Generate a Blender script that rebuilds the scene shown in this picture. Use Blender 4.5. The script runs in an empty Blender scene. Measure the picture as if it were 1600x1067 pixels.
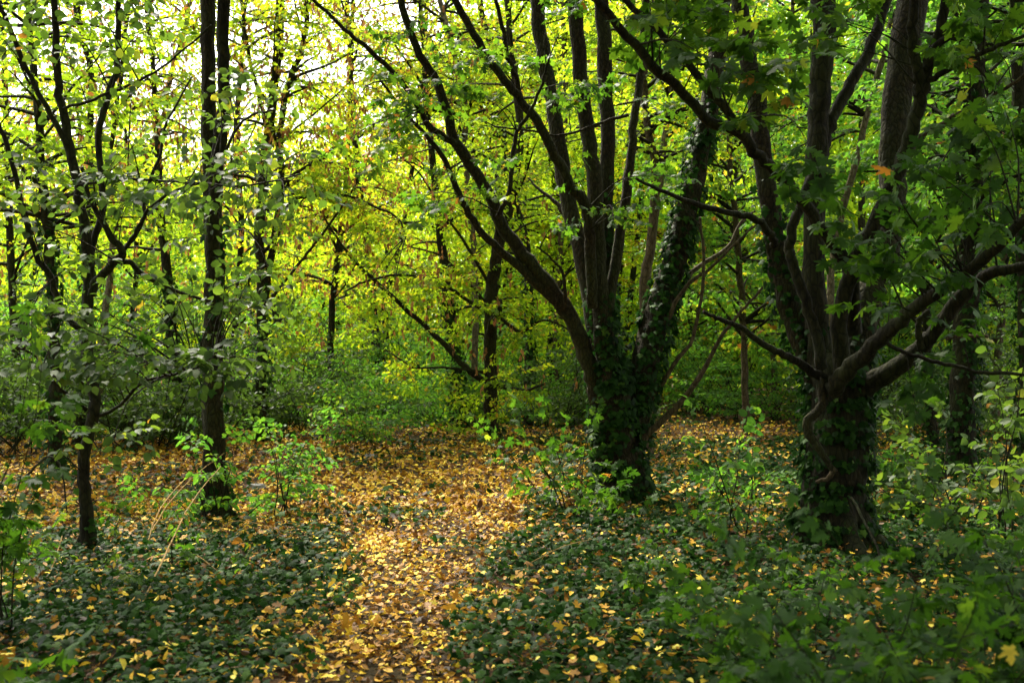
import bpy, math, random
import numpy as np
from mathutils import Vector

# ------------------------------------------------------------------ camera, sky, sun, exposure
R = math.radians
S = bpy.context.scene
COL = S.collection
F = 1778.0          # focal length in photo pixels (40 mm on 36 mm, 1600 px)
HZ = 550.0          # horizon row in the photo
EYE = 1.6

cam = bpy.data.cameras.new('camera')
camo = bpy.data.objects.new('camera', cam)
COL.objects.link(camo)
camo.location = (0, 0, EYE)
camo.rotation_euler = (R(90), 0, 0)
cam.sensor_width = 36
cam.lens = 40
cam.shift_y = (HZ - 533.5) / 1600
cam.clip_start = 0.05
cam.clip_end = 1500
cam.dof.use_dof = True
cam.dof.focus_distance = 11.5
cam.dof.aperture_fstop = 3.2
S.camera = camo

SUN_EL, SUN_AZ = 52, 25      # azimuth measured left of straight ahead (+Y)
w = bpy.data.worlds.new('World'); S.world = w; w.use_nodes = True
wn = w.node_tree
sky = wn.nodes.new('ShaderNodeTexSky'); sky.sky_type = 'NISHITA'; sky.sun_disc = False
sky.sun_elevation = R(SUN_EL); sky.sun_rotation = R(-SUN_AZ)
sky.air_density = 1.0; sky.dust_density = 3.5; sky.ozone_density = 1.0
bg = wn.nodes['Background']; bg.inputs[1].default_value = 0.15
hs = wn.nodes.new('ShaderNodeHueSaturation'); hs.inputs['Saturation'].default_value = 0.12   # thin bright cloud veils the blue
wn.links.new(sky.outputs[0], hs.inputs['Color']); wn.links.new(hs.outputs[0], bg.inputs[0])

sl = bpy.data.lights.new('sun', 'SUN'); sl.energy = 3.9; sl.angle = R(12); sl.color = (1, 0.92, 0.76)
so = bpy.data.objects.new('sun', sl); COL.objects.link(so)
_d = Vector((-math.sin(R(SUN_AZ)) * math.cos(R(SUN_EL)), math.cos(R(SUN_AZ)) * math.cos(R(SUN_EL)), math.sin(R(SUN_EL))))
so.rotation_euler = _d.to_track_quat('Z', 'Y').to_euler()
so.location = (0, 0, 30)

S.view_settings.view_transform = 'Standard'; S.view_settings.look = 'None'
S.view_settings.gamma = 1; S.view_settings.use_curve_mapping = False
S.view_settings.exposure = 1.92
cy = S.cycles
cy.max_bounces = 6; cy.diffuse_bounces = 4; cy.glossy_bounces = 2; cy.transmission_bounces = 4
cy.transparent_max_bounces = 4; cy.caustics_reflective = False; cy.caustics_refractive = False
cy.use_denoising = True
cy.sample_clamp_indirect = 6

rng = np.random.default_rng(11)
random.seed(5)

# ------------------------------------------------------------------ small maths helpers
def W(px, py, d):
    return np.array([(px - 800) / F * d, d, EYE + (HZ - py) / F * d])
def nrm(v):
    return v / np.maximum(np.linalg.norm(v, axis=-1, keepdims=True), 1e-9)
_lat = np.random.default_rng(3).random((64, 64))
def vnoise(x, y, s=1.0):
    x = np.asarray(x, float) * s; y = np.asarray(y, float) * s
    xi = np.floor(x).astype(int); yi = np.floor(y).astype(int)
    fx = x - xi; fy = y - yi; fx = fx * fx * (3 - 2 * fx); fy = fy * fy * (3 - 2 * fy)
    a = _lat[xi & 63, yi & 63]; b = _lat[(xi + 1) & 63, yi & 63]
    c = _lat[xi & 63, (yi + 1) & 63]; d = _lat[(xi + 1) & 63, (yi + 1) & 63]
    return (a * (1 - fx) + b * fx) * (1 - fy) + (c * (1 - fx) + d * fx) * fy
def sst(a, b, x):
    t = np.clip((x - a) / (b - a), 0, 1); return t * t * (3 - 2 * t)
def ground(x, y):
    x = np.asarray(x, float); y = np.asarray(y, float)
    z = 0.10 * (vnoise(x + 40, y + 9, 0.35) - 0.5) + 0.05 * (vnoise(x, y, 1.3) - 0.5)
    edge = 18.5 + 4.5 * sst(-8, -1, x) + 30 * sst(1.5, 6, x)
    z = z - 3.0 * sst(0, 16, y - edge)
    z = z + 0.10 * sst(-1.2, -3.5, x) * sst(12, 16, y) 
    return z
YK = [0, 5.5, 7.1, 8.5, 9.5, 11, 12.4, 14.5, 16.7, 20, 24, 30]
PL = [-1.15, -1.02, -1.08, -1.08, -1.12, -1.3, -1.5, -2.1, -2.6, -3.4, -4.2, -5]
PR = [-.2, -.22, -.32, -.22, 0.0, 0.1, 0.28, 0.5, 0.6, 0.2, -.6, -1.5]
def path_l(y): return np.interp(y, YK, PL)
def path_r(y): return np.interp(y, YK, PR)

def catmull(P, n):
    P = np.asarray(P, float)
    if len(P) == 2: P = np.array([P[0], (P[0] + P[1]) / 2, P[1]])
    Q = np.vstack([2 * P[0] - P[1], P, 2 * P[-1] - P[-2]])
    out = []
    for i in range(len(P) - 1):
        p0, p1, p2, p3 = Q[i:i + 4]
        for k in range(n):
            t = k / n
            out.append(0.5 * (2 * p1 + (p2 - p0) * t + (2 * p0 - 5 * p1 + 4 * p2 - p3) * t * t + (3 * p1 - p0 - 3 * p2 + p3) * t ** 3))
    out.append(P[-1])
    return np.array(out)

# ------------------------------------------------------------------ mesh builder
class MB:
    def __init__(s): s.v = []; s.f = []; s.t = []; s.m = []; s.sm = []; s.n = 0
    def add(s, v, f, tint=0.5, mat=0, smooth=False):
        v = np.asarray(v, np.float32); f = np.asarray(f, np.int64)
        if len(v) == 0 or len(f) == 0: return
        s.v.append(v); s.f.append(f + s.n); s.n += len(v)
        s.t.append(np.broadcast_to(np.asarray(tint, np.float32), (len(f),)))
        s.m.append(np.full(len(f), mat, np.int32)); s.sm.append(np.full(len(f), smooth, bool))
    def build(s, name, mats, parent=None, loc=None):
        me = bpy.data.meshes.new(name)
        if s.n:
            V = np.vstack(s.v)
            if loc is not None: V = V - np.asarray(loc, np.float32)
            me.vertices.add(len(V)); me.vertices.foreach_set('co', V.ravel())
            tot = np.concatenate([np.full(len(f), f.shape[1], np.int32) for f in s.f])
            idx = np.concatenate([f.ravel() for f in s.f]).astype(np.int32)
            st = np.concatenate([[0], np.cumsum(tot)[:-1]]).astype(np.int32)
            me.loops.add(len(idx)); me.loops.foreach_set('vertex_index', idx)
            me.polygons.add(len(tot)); me.polygons.foreach_set('loop_start', st); me.polygons.foreach_set('loop_total', tot)
            me.polygons.foreach_set('material_index', np.concatenate(s.m))
            me.polygons.foreach_set('use_smooth', np.concatenate(s.sm))
            a = me.attributes.new('tint', 'FLOAT', 'FACE'); a.data.foreach_set('value', np.concatenate(s.t).astype(np.float32))
            me.update(calc_edges=True)
        for m in (mats if isinstance(mats, (list, tuple)) else [mats]): me.materials.append(m)
        o = bpy.data.objects.new(name, me); COL.objects.link(o)
        if parent is not None: o.parent = parent
        elif loc is not None: o.location = loc
        return o

def tube(mb, P, Rr, sides=8, mat=0, rough=0.0, cap=True, tint=0.5):
    P = np.asarray(P, float); n = len(P); Rr = np.asarray(Rr, float)
    T = np.gradient(P, axis=0); T = nrm(T)
    up = np.array([0.3, 1, 0.1]) if abs(T[0][2]) > 0.7 else np.array([0, 0, 1.0])
    N = np.zeros_like(P); cur = up
    for i in range(n):
        cur = cur - T[i] * np.dot(cur, T[i]); cur = cur / max(np.linalg.norm(cur), 1e-6); N[i] = cur
    B = np.cross(T, N)
    a = np.arange(sides) / sides * 2 * math.pi
    rr = Rr[:, None] * np.ones((1, sides))
    if rough:
        ph = rng.random(3) * 50
        s_ = np.concatenate([[0], np.cumsum(np.linalg.norm(np.diff(P, axis=0), axis=1))])
        nn = vnoise(np.cos(a)[None] * 1.6 + ph[0], s_[:, None] * 1.6 + np.sin(a)[None] * 1.6 + ph[1]) - 0.5
        n2 = vnoise(np.cos(a)[None] * 3.5 + ph[2], s_[:, None] * 4.0 + np.sin(a)[None] * 3.5) - 0.5
        kn = np.maximum(vnoise(np.cos(a)[None] * 2 + ph[1], s_[:, None] * 2.6 + np.sin(a)[None] * 2 + ph[0]) - .72, 0) * 1.2
        rr = rr * (1 + rough * nn + 0.5 * rough * n2 + rough * 3 * kn)
    V = P[:, None] + rr[..., None] * (np.cos(a)[None, :, None] * N[:, None] + np.sin(a)[None, :, None] * B[:, None])
    V = V.reshape(-1, 3)
    i = np.arange(n - 1)[:, None] * sides; j = np.arange(sides)[None]; k = (j + 1) % sides
    f = np.stack([i + j, i + k, i + sides + k, i + sides + j], -1).reshape(-1, 4)
    mb.add(V, f, tint, mat, True)
    if cap:
        c = np.vstack([V[-sides:], P[-1] + T[-1] * Rr[-1] * 0.5])
        fc = np.stack([np.arange(sides), (np.arange(sides) + 1) % sides, np.full(sides, sides)], -1)
        mb.add(c, fc, tint, mat, True)

# ------------------------------------------------------------------ leaf shapes (unit length, +Y tip, +Z upper face)
def fan(c, half):
    h = np.array(half, float)
    out = np.vstack([h, (h[::-1] * [-1, 1])[1:-1] if abs(h[-1][0]) < 1e-6 and abs(h[0][0]) < 1e-6 else h[::-1] * [-1, 1]])
    r = np.hypot(out[:, 0], out[:, 1] - c)
    z = -0.22 * np.abs(out[:, 0]) ** 1.3 - 0.16 * r ** 2
    V = np.vstack([[0, c, 0.0], np.column_stack([out, z])])
    n = len(out)
    f = np.stack([np.zeros(n, int), 1 + np.arange(n), 1 + (np.arange(n) + 1) % n], -1)
    return V, [f]
MAPLE = fan(0.22, [(0, 0), (.10, -.03), (.26, -.12), (.30, .0), (.42, .02), (.40, .12), (.24, .2), (.40, .27), (.50, .40), (.64, .52), (.52, .58),
                   (.42, .53), (.19, .44), (.22, .60), (.30, .74), (.17, .80), (.12, .92), (0, 1.04)])
MAPLE_LO = fan(0.22, [(0, 0), (.38, -.06), (.24, .2), (.60, .50), (.40, .54), (.19, .45), (.24, .76), (0, 1.0)])
IVY = fan(0.2, [(0, .04), (.18, -.10), (.40, .02), (.34, .22), (.58, .42), (.28, .56), (.16, .78), (0, 1.0)])
IVY_LO = fan(0.2, [(0, 0), (.40, -.04), (.32, .25), (.50, .45), (.2, .6), (0, 1.0)])
_xs = [(.22, .10), (.35, .32), (.33, .58), (.17, .84)]
OV_HI = (np.array([(0, 0, 0), (0, .32, .0), (0, .62, -.02), (0, 1.0, -.14)] + [(x, y, .09 - .1 * y) for x, y in _xs] + [(-x, y, .09 - .1 * y) for x, y in _xs]),
         [np.array([(0, 4, 5, 1), (1, 5, 6, 2), (2, 6, 7, 3), (0, 1, 9, 8), (1, 2, 10, 9), (2, 3, 11, 10)])])
OVATE = (np.array([(0, 0, 0), (-.28, .28, .07), (-.25, .66, .04), (0, 1, -.12), (.25, .66, .04), (.28, .28, .07)]),
         [np.array([(0, 3, 2, 1), (0, 5, 4, 3)])])
LANCE = (np.array([(0, 0, 0), (-.2, .3, .05), (-.17, .65, .03), (0, 1, -.14), (.17, .65, .03), (.2, .3, .05)]),
         [np.array([(0, 3, 2, 1), (0, 5, 4, 3)])])
DIAM = (np.array([(0, 0, 0), (-.30, .42, .06), (0, 1, -.06), (.30, .42, .06)]), [np.array([(0, 2, 1), (0, 3, 2)])])

def leaves(mb, tpl, pos, tip, nor, size, tint, mat=0, curl=None):
    V, FS = tpl
    N = len(pos)
    if N == 0: return
    tip = nrm(tip); X = nrm(np.cross(tip, nor)); Z = np.cross(X, tip)
    size = np.broadcast_to(size, (N,))
    vz = V[:, 2][None] * (np.ones(N)[:, None] if curl is None else curl[:, None])
    P = pos[:, None] + size[:, None, None] * (V[None, :, 0, None] * X[:, None] + V[None, :, 1, None] * tip[:, None] + vz[..., None] * Z[:, None])
    nv = len(V)
    for f in FS:
        ff = (f[None] + (np.arange(N) * nv)[:, None, None]).reshape(-1, f.shape[1])
        v = P.reshape(-1, 3)
        mb.add(v, ff, np.repeat(np.broadcast_to(tint, (N,)), len(f)), mat, True)

# spray = a twig with leaves, unit length along +Y
def spray_tpl(kind):
    r = np.random.default_rng({'alt': 1, 'opp': 2, 'tip': 3}[kind])
    pos = []; tip = []; tw = []
    def line(p0, d, L, step, z0):
        n = max(2, int(L / step)); q = np.array([-d[1], d[0], 0]) * 1.0
        for i in range(1, n + 1):
            s = L * i / n; p = p0 + d * s; z = z0 - 0.12 * s * s
            for sg in ((1, -1) if kind == 'opp' else ((1,) if i % 2 else (-1,))):
                o = q * sg * r.uniform(.02, .06)
                pos.append([p[0] + o[0], p[1] + o[1], z + r.uniform(-.02, .02)])
                t = d * r.uniform(.3, .8) + q * sg * r.uniform(.6, 1); tip.append([t[0], t[1], r.uniform(-.5, 0)])
        e = p0 + d * L; pos.append([e[0], e[1], z0 - .12 * L * L]); tip.append([d[0], d[1], -.3])
        tw.append(([p0[0], p0[1], z0], [p0[0] + d[0] * L, p0[1] + d[1] * L, z0 - .12 * L * L]))
    if kind == 'tip':
        for i in range(4):
            s = 1 - .26 * i
            for sg in (1, -1):
                pos.append([sg * .05, s, r.uniform(-.03, .03)]); tip.append([sg * r.uniform(.5, 1), r.uniform(.1, .7), r.uniform(-.4, .1)])
        pos.append([0, 1.02, 0]); tip.append([0, 1, -.2]); tw.append(([0, 0, 0], [0, 1, 0]))
    else:
        line(np.array([0, 0, 0.]), np.array([0, 1., 0]), 1.0, .11, 0)
        for s, sg, L in ((.15, 1, .5), (.27, -1, .52), (.42, 1, .45), (.55, -1, .38), (.7, 1, .27)):
            a = R(r.uniform(38, 58)); d = np.array([math.sin(a) * sg, math.cos(a), 0])
            line(np.array([0, s, 0]), d, L, .12, -.12 * s * s)
    return np.array(pos), np.array(tip), tw
SPRAY = {k: spray_tpl(k) for k in ('alt', 'opp', 'tip')}

def put_sprays(mb, tpl, kind, pos, dirs, scale, lsize, tint0=0.5, tvar=.18, clump=.12, jit=.55, droop=.25, twig_mat=None, twig_r=.0025, flat=0.8):
    """leafy twigs: pos (n,3), dirs (n,3); scale (n,) twig length; leaves get mat 0, twigs twig_mat"""
    n = len(pos)
    if n == 0: return
    lp, lt, tw = SPRAY[kind]; m = len(lp)
    Y = nrm(dirs + rng.normal(0, .12, (n, 3)))
    up = nrm(np.array([0, 0, 1.0]) * flat + rng.normal(0, .35, (n, 3)))
    X = nrm(np.cross(Y, up)); Z = np.cross(X, Y)
    sc = np.broadcast_to(scale, (n,))[:, None, None]
    tr = lambda q: q[..., 0, None] * X[:, None] + q[..., 1, None] * Y[:, None] + q[..., 2, None] * Z[:, None]
    P = pos[:, None] + sc * tr(np.broadcast_to(lp, (n, m, 3)))
    T = tr(np.broadcast_to(lt, (n, m, 3))) + rng.normal(0, jit * .6, (n, m, 3)); T[..., 2] -= droop
    Nn = Z[:, None] + rng.normal(0, jit, (n, m, 3))
    ti = np.broadcast_to(tint0, (n,))[:, None] + rng.normal(0, clump, (n, 1)) + rng.normal(0, tvar, (n, m))
    ls = np.broadcast_to(lsize, (n,))[:, None] * rng.uniform(.65, 1.2, (n, m))
    keep = rng.random((n, m)) > .12
    k = keep.ravel()
    leaves(mb, tpl, P.reshape(-1, 3)[k], T.reshape(-1, 3)[k], Nn.reshape(-1, 3)[k], ls.ravel()[k], np.clip(ti.ravel()[k], 0, 1))
    if twig_mat is not None:
        for a, b in tw:
            A = pos + sc[:, 0] * tr(np.array(a, float)[None, None])[:, 0]; Bq = pos + sc[:, 0] * tr(np.array(b, float)[None, None])[:, 0]
            d = nrm(Bq - A); u = nrm(np.cross(d, [0.1, .2, 1])); v = np.cross(d, u)
            ring = [math.cos(q) * u + math.sin(q) * v for q in (0, 2.1, 4.2)]
            V = np.stack([A + twig_r * r_ for r_ in ring] + [Bq + .4 * twig_r * r_ for r_ in ring], 1).reshape(-1, 3)
            ff = np.array([(0, 1, 4, 3), (1, 2, 5, 4), (2, 0, 3, 5)])
            ff = (ff[None] + (np.arange(n) * 6)[:, None, None]).reshape(-1, 4)
            mb.add(V, ff, .5, twig_mat, True)

# ------------------------------------------------------------------ materials
def ramp(nt, stops, interp='LINEAR'):
    r = nt.nodes.new('ShaderNodeValToRGB'); cr = r.color_ramp; cr.interpolation = interp
    while len(cr.elements) < len(stops): cr.elements.new(0.5)
    for e, (p, c) in zip(cr.elements, stops): e.position = p; e.color = (*c, 1)
    return r
def leaf_mat(name, stops, trans, rough=.6, spec=.18, tmix=.45, hue=None):
    m = bpy.data.materials.new(name); m.use_nodes = True; nt = m.node_tree; nt.nodes.clear()
    at = nt.nodes.new('ShaderNodeAttribute'); at.attribute_name = 'tint'
    r = ramp(nt, stops); nt.links.new(at.outputs['Fac'], r.inputs[0])
    # blotches inside each leaf
    tc = nt.nodes.new('ShaderNodeTexCoord'); no = nt.nodes.new('ShaderNodeTexNoise'); no.inputs['Scale'].default_value = 28; no.inputs['Detail'].default_value = 3
    nt.links.new(tc.outputs['Object'], no.inputs['Vector'])
    mr = nt.nodes.new('ShaderNodeMapRange'); mr.inputs[1].default_value = .3; mr.inputs[2].default_value = .7; mr.inputs[3].default_value = .72; mr.inputs[4].default_value = 1.25
    nt.links.new(no.outputs[0], mr.inputs[0])
    mu = nt.nodes.new('ShaderNodeVectorMath'); mu.operation = 'SCALE'
    nt.links.new(r.outputs[0], mu.inputs[0]); nt.links.new(mr.outputs[0], mu.inputs['Scale'])
    p = nt.nodes.new('ShaderNodeBsdfPrincipled'); p.inputs['Roughness'].default_value = rough; p.inputs['Specular IOR Level'].default_value = spec
    nt.links.new(mu.outputs[0], p.inputs['Base Color'])
    r2 = ramp(nt, trans); nt.links.new(at.outputs['Fac'], r2.inputs[0])
    t = nt.nodes.new('ShaderNodeBsdfTranslucent'); nt.links.new(r2.outputs[0], t.inputs[0])
    mx = nt.nodes.new('ShaderNodeMixShader'); mx.inputs[0].default_value = tmix
    nt.links.new(p.outputs[0], mx.inputs[1]); nt.links.new(t.outputs[0], mx.inputs[2])
    o = nt.nodes.new('ShaderNodeOutputMaterial'); nt.links.new(mx.outputs[0], o.inputs[0])
    return m
def bark_mat(name, c1, c2, c3, moss=.4, scale=9, bump=.6, rough=.9):
    m = bpy.data.materials.new(name); m.use_nodes = True; nt = m.node_tree; L = nt.links
    p = nt.nodes['Principled BSDF']; p.inputs['Roughness'].default_value = rough; p.inputs['Specular IOR Level'].default_value = .2
    tc = nt.nodes.new('ShaderNodeTexCoord'); mp = nt.nodes.new('ShaderNodeMapping'); mp.inputs['Scale'].default_value = (1, 1, .4)
    L.new(tc.outputs['Object'], mp.inputs[0])
    n1 = nt.nodes.new('ShaderNodeTexNoise'); n1.inputs['Scale'].default_value = scale * 3; n1.inputs['Detail'].default_value = 6; n1.inputs['Roughness'].default_value = .7
    L.new(mp.outputs[0], n1.inputs['Vector'])
    n2 = nt.nodes.new('ShaderNodeTexNoise'); n2.inputs['Scale'].default_value = 2.2; n2.inputs['Detail'].default_value = 4
    L.new(tc.outputs['Object'], n2.inputs['Vector'])
    vo = nt.nodes.new('ShaderNodeTexVoronoi'); vo.inputs['Scale'].default_value = scale * 2.2; vo.feature = 'DISTANCE_TO_EDGE'
    L.new(mp.outputs[0], vo.inputs['Vector'])
    r = ramp(nt, [(.3, c1), (.52, c2), (.72, c3)]); L.new(n1.outputs[0], r.inputs[0])
    r2 = ramp(nt, [(.42, (0, 0, 0)), (.62, (1, 1, 1))]); L.new(n2.outputs[0], r2.inputs[0])
    mu = nt.nodes.new('ShaderNodeMath'); mu.operation = 'MULTIPLY'; mu.inputs[1].default_value = moss; L.new(r2.outputs[0], mu.inputs[0])
    mx = nt.nodes.new('ShaderNodeMixRGB'); L.new(mu.outputs[0], mx.inputs[0]); L.new(r.outputs[0], mx.inputs[1]); mx.inputs[2].default_value = (.035, .045, .010, 1)
    L.new(mx.outputs[0], p.inputs['Base Color'])
    ad = nt.nodes.new('ShaderNodeMath'); ad.operation = 'MULTIPLY_ADD'; L.new(vo.outputs[0], ad.inputs[0]); ad.inputs[1].default_value = 1.2; L.new(n1.outputs[0], ad.inputs[2])
    b = nt.nodes.new('ShaderNodeBump'); b.inputs['Strength'].default_value = bump; b.inputs['Distance'].default_value = .035
    ck = ramp(nt, [(.0, (.25, .25, .25)), (.12, (1, 1, 1))]); L.new(vo.outputs[0], ck.inputs[0])
    mm = nt.nodes.new('ShaderNodeMixRGB'); mm.blend_type = 'MULTIPLY'; mm.inputs[0].default_value = .8; L.new(mx.outputs[0], mm.inputs[1]); L.new(ck.outputs[0], mm.inputs[2]); L.new(mm.outputs[0], p.inputs['Base Color'])
    L.new(ad.outputs[0], b.inputs['Height']); L.new(b.outputs[0], p.inputs['Normal'])
    return m

M = {}
M['horn'] = leaf_mat('hornbeam_leaf',
    [(0, (.035, .085, .012)), (.35, (.07, .15, .015)), (.6, (.12, .21, .02)), (.82, (.28, .30, .02)), (.9, (.42, .30, .02)), (1, (.22, .09, .02))],
    [(0, (.16, .32, .012)), (.35, (.42, .64, .015)), (.6, (.62, .86, .03)), (.82, (.93, .88, .02)), (.9, (.85, .60, .04)), (1, (.35, .14, .03))], tmix=.55)
M['green'] = leaf_mat('fresh_leaf',
    [(0, (.03, .08, .015)), (.5, (.06, .14, .02)), (.8, (.12, .2, .02)), (.95, (.3, .28, .02)), (1, (.3, .12, .02))],
    [(0, (.10, .30, .03)), (.5, (.2, .48, .03)), (.8, (.4, .62, .03)), (.95, (.75, .68, .03)), (1, (.5, .2, .03))], tmix=.45)
M['hazel'] = leaf_mat('broad_leaf',
    [(0, (.022, .045, .012)), (.5, (.045, .085, .02)), (.85, (.08, .13, .025)), (.97, (.4, .32, .03)), (1, (.4, .2, .03))],
    [(0, (.08, .16, .02)), (.5, (.15, .28, .025)), (.85, (.28, .42, .03)), (.97, (.8, .65, .04)), (1, (.5, .25, .03))], tmix=.35, rough=.55)
M['maple'] = leaf_mat('lobed_leaf',
    [(0, (.018, .045, .008)), (.5, (.034, .080, .012)), (.85, (.06, .12, .015)), (.98, (.12, .16, .02)), (1, (.35, .17, .02))],
    [(0, (.05, .15, .01)), (.5, (.12, .29, .012)), (.85, (.26, .46, .02)), (.98, (.5, .55, .03)), (1, (.6, .25, .03))], tmix=.4)
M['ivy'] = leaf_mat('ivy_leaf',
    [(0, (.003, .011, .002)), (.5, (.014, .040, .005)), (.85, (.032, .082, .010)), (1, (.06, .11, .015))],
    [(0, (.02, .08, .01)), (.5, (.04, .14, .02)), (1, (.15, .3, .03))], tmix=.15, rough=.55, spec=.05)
M['litter'] = leaf_mat('fallen_leaf',
    [(0, (.03, .014, .004)), (.2, (.10, .042, .008)), (.40, (.30, .135, .015)), (.56, (.50, .25, .020)), (.72, (.66, .38, .022)), (.88, (.80, .54, .02)), (1, (.80, .66, .10))],
    [(0, (.1, .04, .01)), (.5, (.35, .16, .03)), (1, (.7, .45, .05))], tmix=.15, rough=.6)
M['seed'] = leaf_mat('dry_seed', [(0, (.12, .05, .02)), (1, (.36, .17, .05))], [(0, (.25, .1, .03)), (1, (.6, .3, .08))], tmix=.35)
M['bark'] = bark_mat('bark_dark', (.005, .004, .0018), (.016, .013, .005), (.042, .035, .013), moss=.5)
M['bark_brown'] = bark_mat('bark_brown', (.008, .006, .0025), (.028, .021, .0075), (.080, .061, .022), moss=.6, scale=13, bump=1.0)
M['bark_pale'] = bark_mat('bark_pale', (.08, .062, .038), (.16, .13, .08), (.27, .23, .15), moss=.35, scale=9)
M['bark_tan'] = bark_mat('bark_tan', (.04, .028, .015), (.085, .062, .033), (.15, .115, .065), moss=.3)
M['straw'] = bark_mat('dry_stem', (.25, .15, .05), (.36, .23, .08), (.45, .32, .14), moss=0, scale=20, bump=.2)

def ground_mat(name, cols, sc=14):
    m = bpy.data.materials.new(name); m.use_nodes = True; nt = m.node_tree; L = nt.links
    p = nt.nodes['Principled BSDF']; p.inputs['Roughness'].default_value = .95; p.inputs['Specular IOR Level'].default_value = .1
    tc = nt.nodes.new('ShaderNodeTexCoord')
    n1 = nt.nodes.new('ShaderNodeTexNoise'); n1.inputs['Scale'].default_value = sc; n1.inputs['Detail'].default_value = 8; n1.inputs['Roughness'].default_value = .75
    L.new(tc.outputs['Object'], n1.inputs['Vector'])
    r = ramp(nt, cols); L.new(n1.outputs[0], r.inputs[0]); L.new(r.outputs[0], p.inputs['Base Color'])
    b = nt.nodes.new('ShaderNodeBump'); b.inputs['Strength'].default_value = .8; b.inputs['Distance'].default_value = .03
    L.new(n1.outputs[0], b.inputs['Height']); L.new(b.outputs[0], p.inputs['Normal'])
    return m
M['soil'] = ground_mat('woodland_soil', [(.3, (.02, .013, .007)), (.5, (.05, .03, .015)), (.62, (.11, .06, .025)), (.75, (.2, .12, .04))])
M['path'] = ground_mat('trodden_soil', [(.3, (.012, .009, .004)), (.5, (.032, .022, .008)), (.65, (.075, .050, .016)), (.78, (.16, .105, .03))], 20)

def tag(o, label=None, cat=None, group=None, kind=None):
    if label: o['label'] = label
    if cat: o['category'] = cat
    if group: o['group'] = group
    if kind: o['kind'] = kind
    return o
def empty(name, loc, label, cat, group=None):
    o = bpy.data.objects.new(name, None); COL.objects.link(o); o.location = loc; o.empty_display_size = .2
    return tag(o, label, cat, group)

# ------------------------------------------------------------------ ground and path
def axis(a, b, fine_a, fine_b, nf, nc):
    return np.unique(np.concatenate([np.linspace(fine_a, fine_b, nf), a + (fine_a - a) * (np.linspace(0, 1, nc) ** .5), fine_b + (b - fine_b) * (np.linspace(0, 1, nc) ** 2)]))
gx = axis(-400, 400, -14, 18, 200, 24); gy = axis(-60, 700, 0, 45, 280, 24)
X, Y = np.meshgrid(gx, gy); nx = len(gx); ny = len(gy)
mb = MB(); i = (np.arange(ny - 1)[:, None] * nx + np.arange(nx - 1)[None]).ravel()
mb.add(np.column_stack([X.ravel(), Y.ravel(), ground(X, Y).ravel()]), np.stack([i, i + 1, i + nx + 1, i + nx], -1), .5, 0, True)
tag(mb.build('ground', M['soil']), kind='structure')
mb = MB(); ys = np.linspace(0.5, 27, 180); us = np.linspace(0, 1, 16)
X = path_l(ys)[:, None] * (1 - us) + path_r(ys)[:, None] * us; Y = np.repeat(ys[:, None], 16, 1)
X = X + (0.16 * (vnoise(Y * 1.7, X * 0) - .5)) * np.where(us < .5, -1, 1)
Z = ground(X, Y) + .012 - .02 * (np.abs(us - .5)[None] > .46)
i = (np.arange(179)[:, None] * 16 + np.arange(15)[None]).ravel()
mb.add(np.column_stack([X.ravel(), Y.ravel(), Z.ravel()]), np.stack([i, i + 1, i + 17, i + 16], -1), .5, 0, True)
tag(mb.build('path', M['path']), kind='structure')

def scatter(n, y0, y1, margin=1.0, p=1.0):
    """points on the ground inside the view wedge, denser near if p > 1"""
    y = y0 + (y1 - y0) * rng.random(n) ** p
    hw = .5 * y + margin
    keep = rng.random(n) < hw / (.5 * y1 + margin)
    y = y[keep]; hw = hw[keep]
    x = (rng.random(len(y)) * 2 - 1) * hw
    return x, y
def ivy_mask(x, y):
    nz = vnoise(x, y, .9) * .6 + vnoise(x, y, 2.6) * .4
    right = sst(-.12, .18, x - path_r(y) + .35 * (nz - .5)) * (1 - .28 * sst(12.5, 16.5, y - .15 * x))
    left = sst(.0, .6, path_l(y) - x + .8 * (nz - .5)) * (1 - .88 * sst(9.2, 10.8, y + 1.2 * (nz - .5) + .25 * np.maximum(-2.5 - x, 0)))
    far = .35 * sst(.55, .78, nz) + .75 * sst(18.5, 21, y)
    m = np.maximum(right, left) * (.30 + .95 * sst(.25, .55, nz))
    return np.clip(np.maximum(m, far * (y > 9)), 0, 1)

# fallen leaves
mb = MB()
def litter(n, y0, y1, tpl, smin, smax, p=1.0, thr=1.0):
    x, y = scatter(n, y0, y1, p=p)
    iv = ivy_mask(x, y)
    onp = (x > path_l(y)) & (x < path_r(y))
    k = rng.random(len(x)) < (1 - .72 * iv) * thr * (1 - .30 * sst(.5, .75, vnoise(x + 7, y + 3, 1.9)) * onp) * (1 - .6 * sst(20, 24, y) * (x < 2)) * (1 - .35 * sst(1.5, 3.5, x))
    x = x[k]; y = y[k]; iv = iv[k]; m = len(x)
    z = ground(x, y) + .014 + rng.random(m) * (.02 + .05 * iv) + .004
    tip = np.column_stack([rng.normal(0, 1, m), rng.normal(0, 1, m), rng.normal(0, .4, m)])
    nor = np.column_stack([rng.normal(0, .5, m), rng.normal(0, .5, m), np.where(rng.random(m) < .8, 1, -1)]) 
    up_ = (rng.random(m) < .24) & (iv > .3); z = z + up_ * rng.uniform(.05, .13, m)
    pn = vnoise(x, y, 1.1)
    onp = (x > path_l(y) + .1) & (x < path_r(y) - .1)
    worn = onp & (y < 13)
    # brown trodden leaves on the walked line, yellow beside it
    t = .47 + .35 * (pn - .5) + .3 * (vnoise(x, y, 3.7) - .5) + rng.normal(0, .27, m) - .08 * (onp & (y < 12))
    t = np.where(rng.random(m) < .10, rng.uniform(.85, 1, m), t)
    leaves(mb, tpl, np.column_stack([x, y, z]), tip, nor, rng.uniform(smin, smax, m), np.clip(t, 0, 1), 0, curl=rng.uniform(-.6, 2.6, m))
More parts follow.
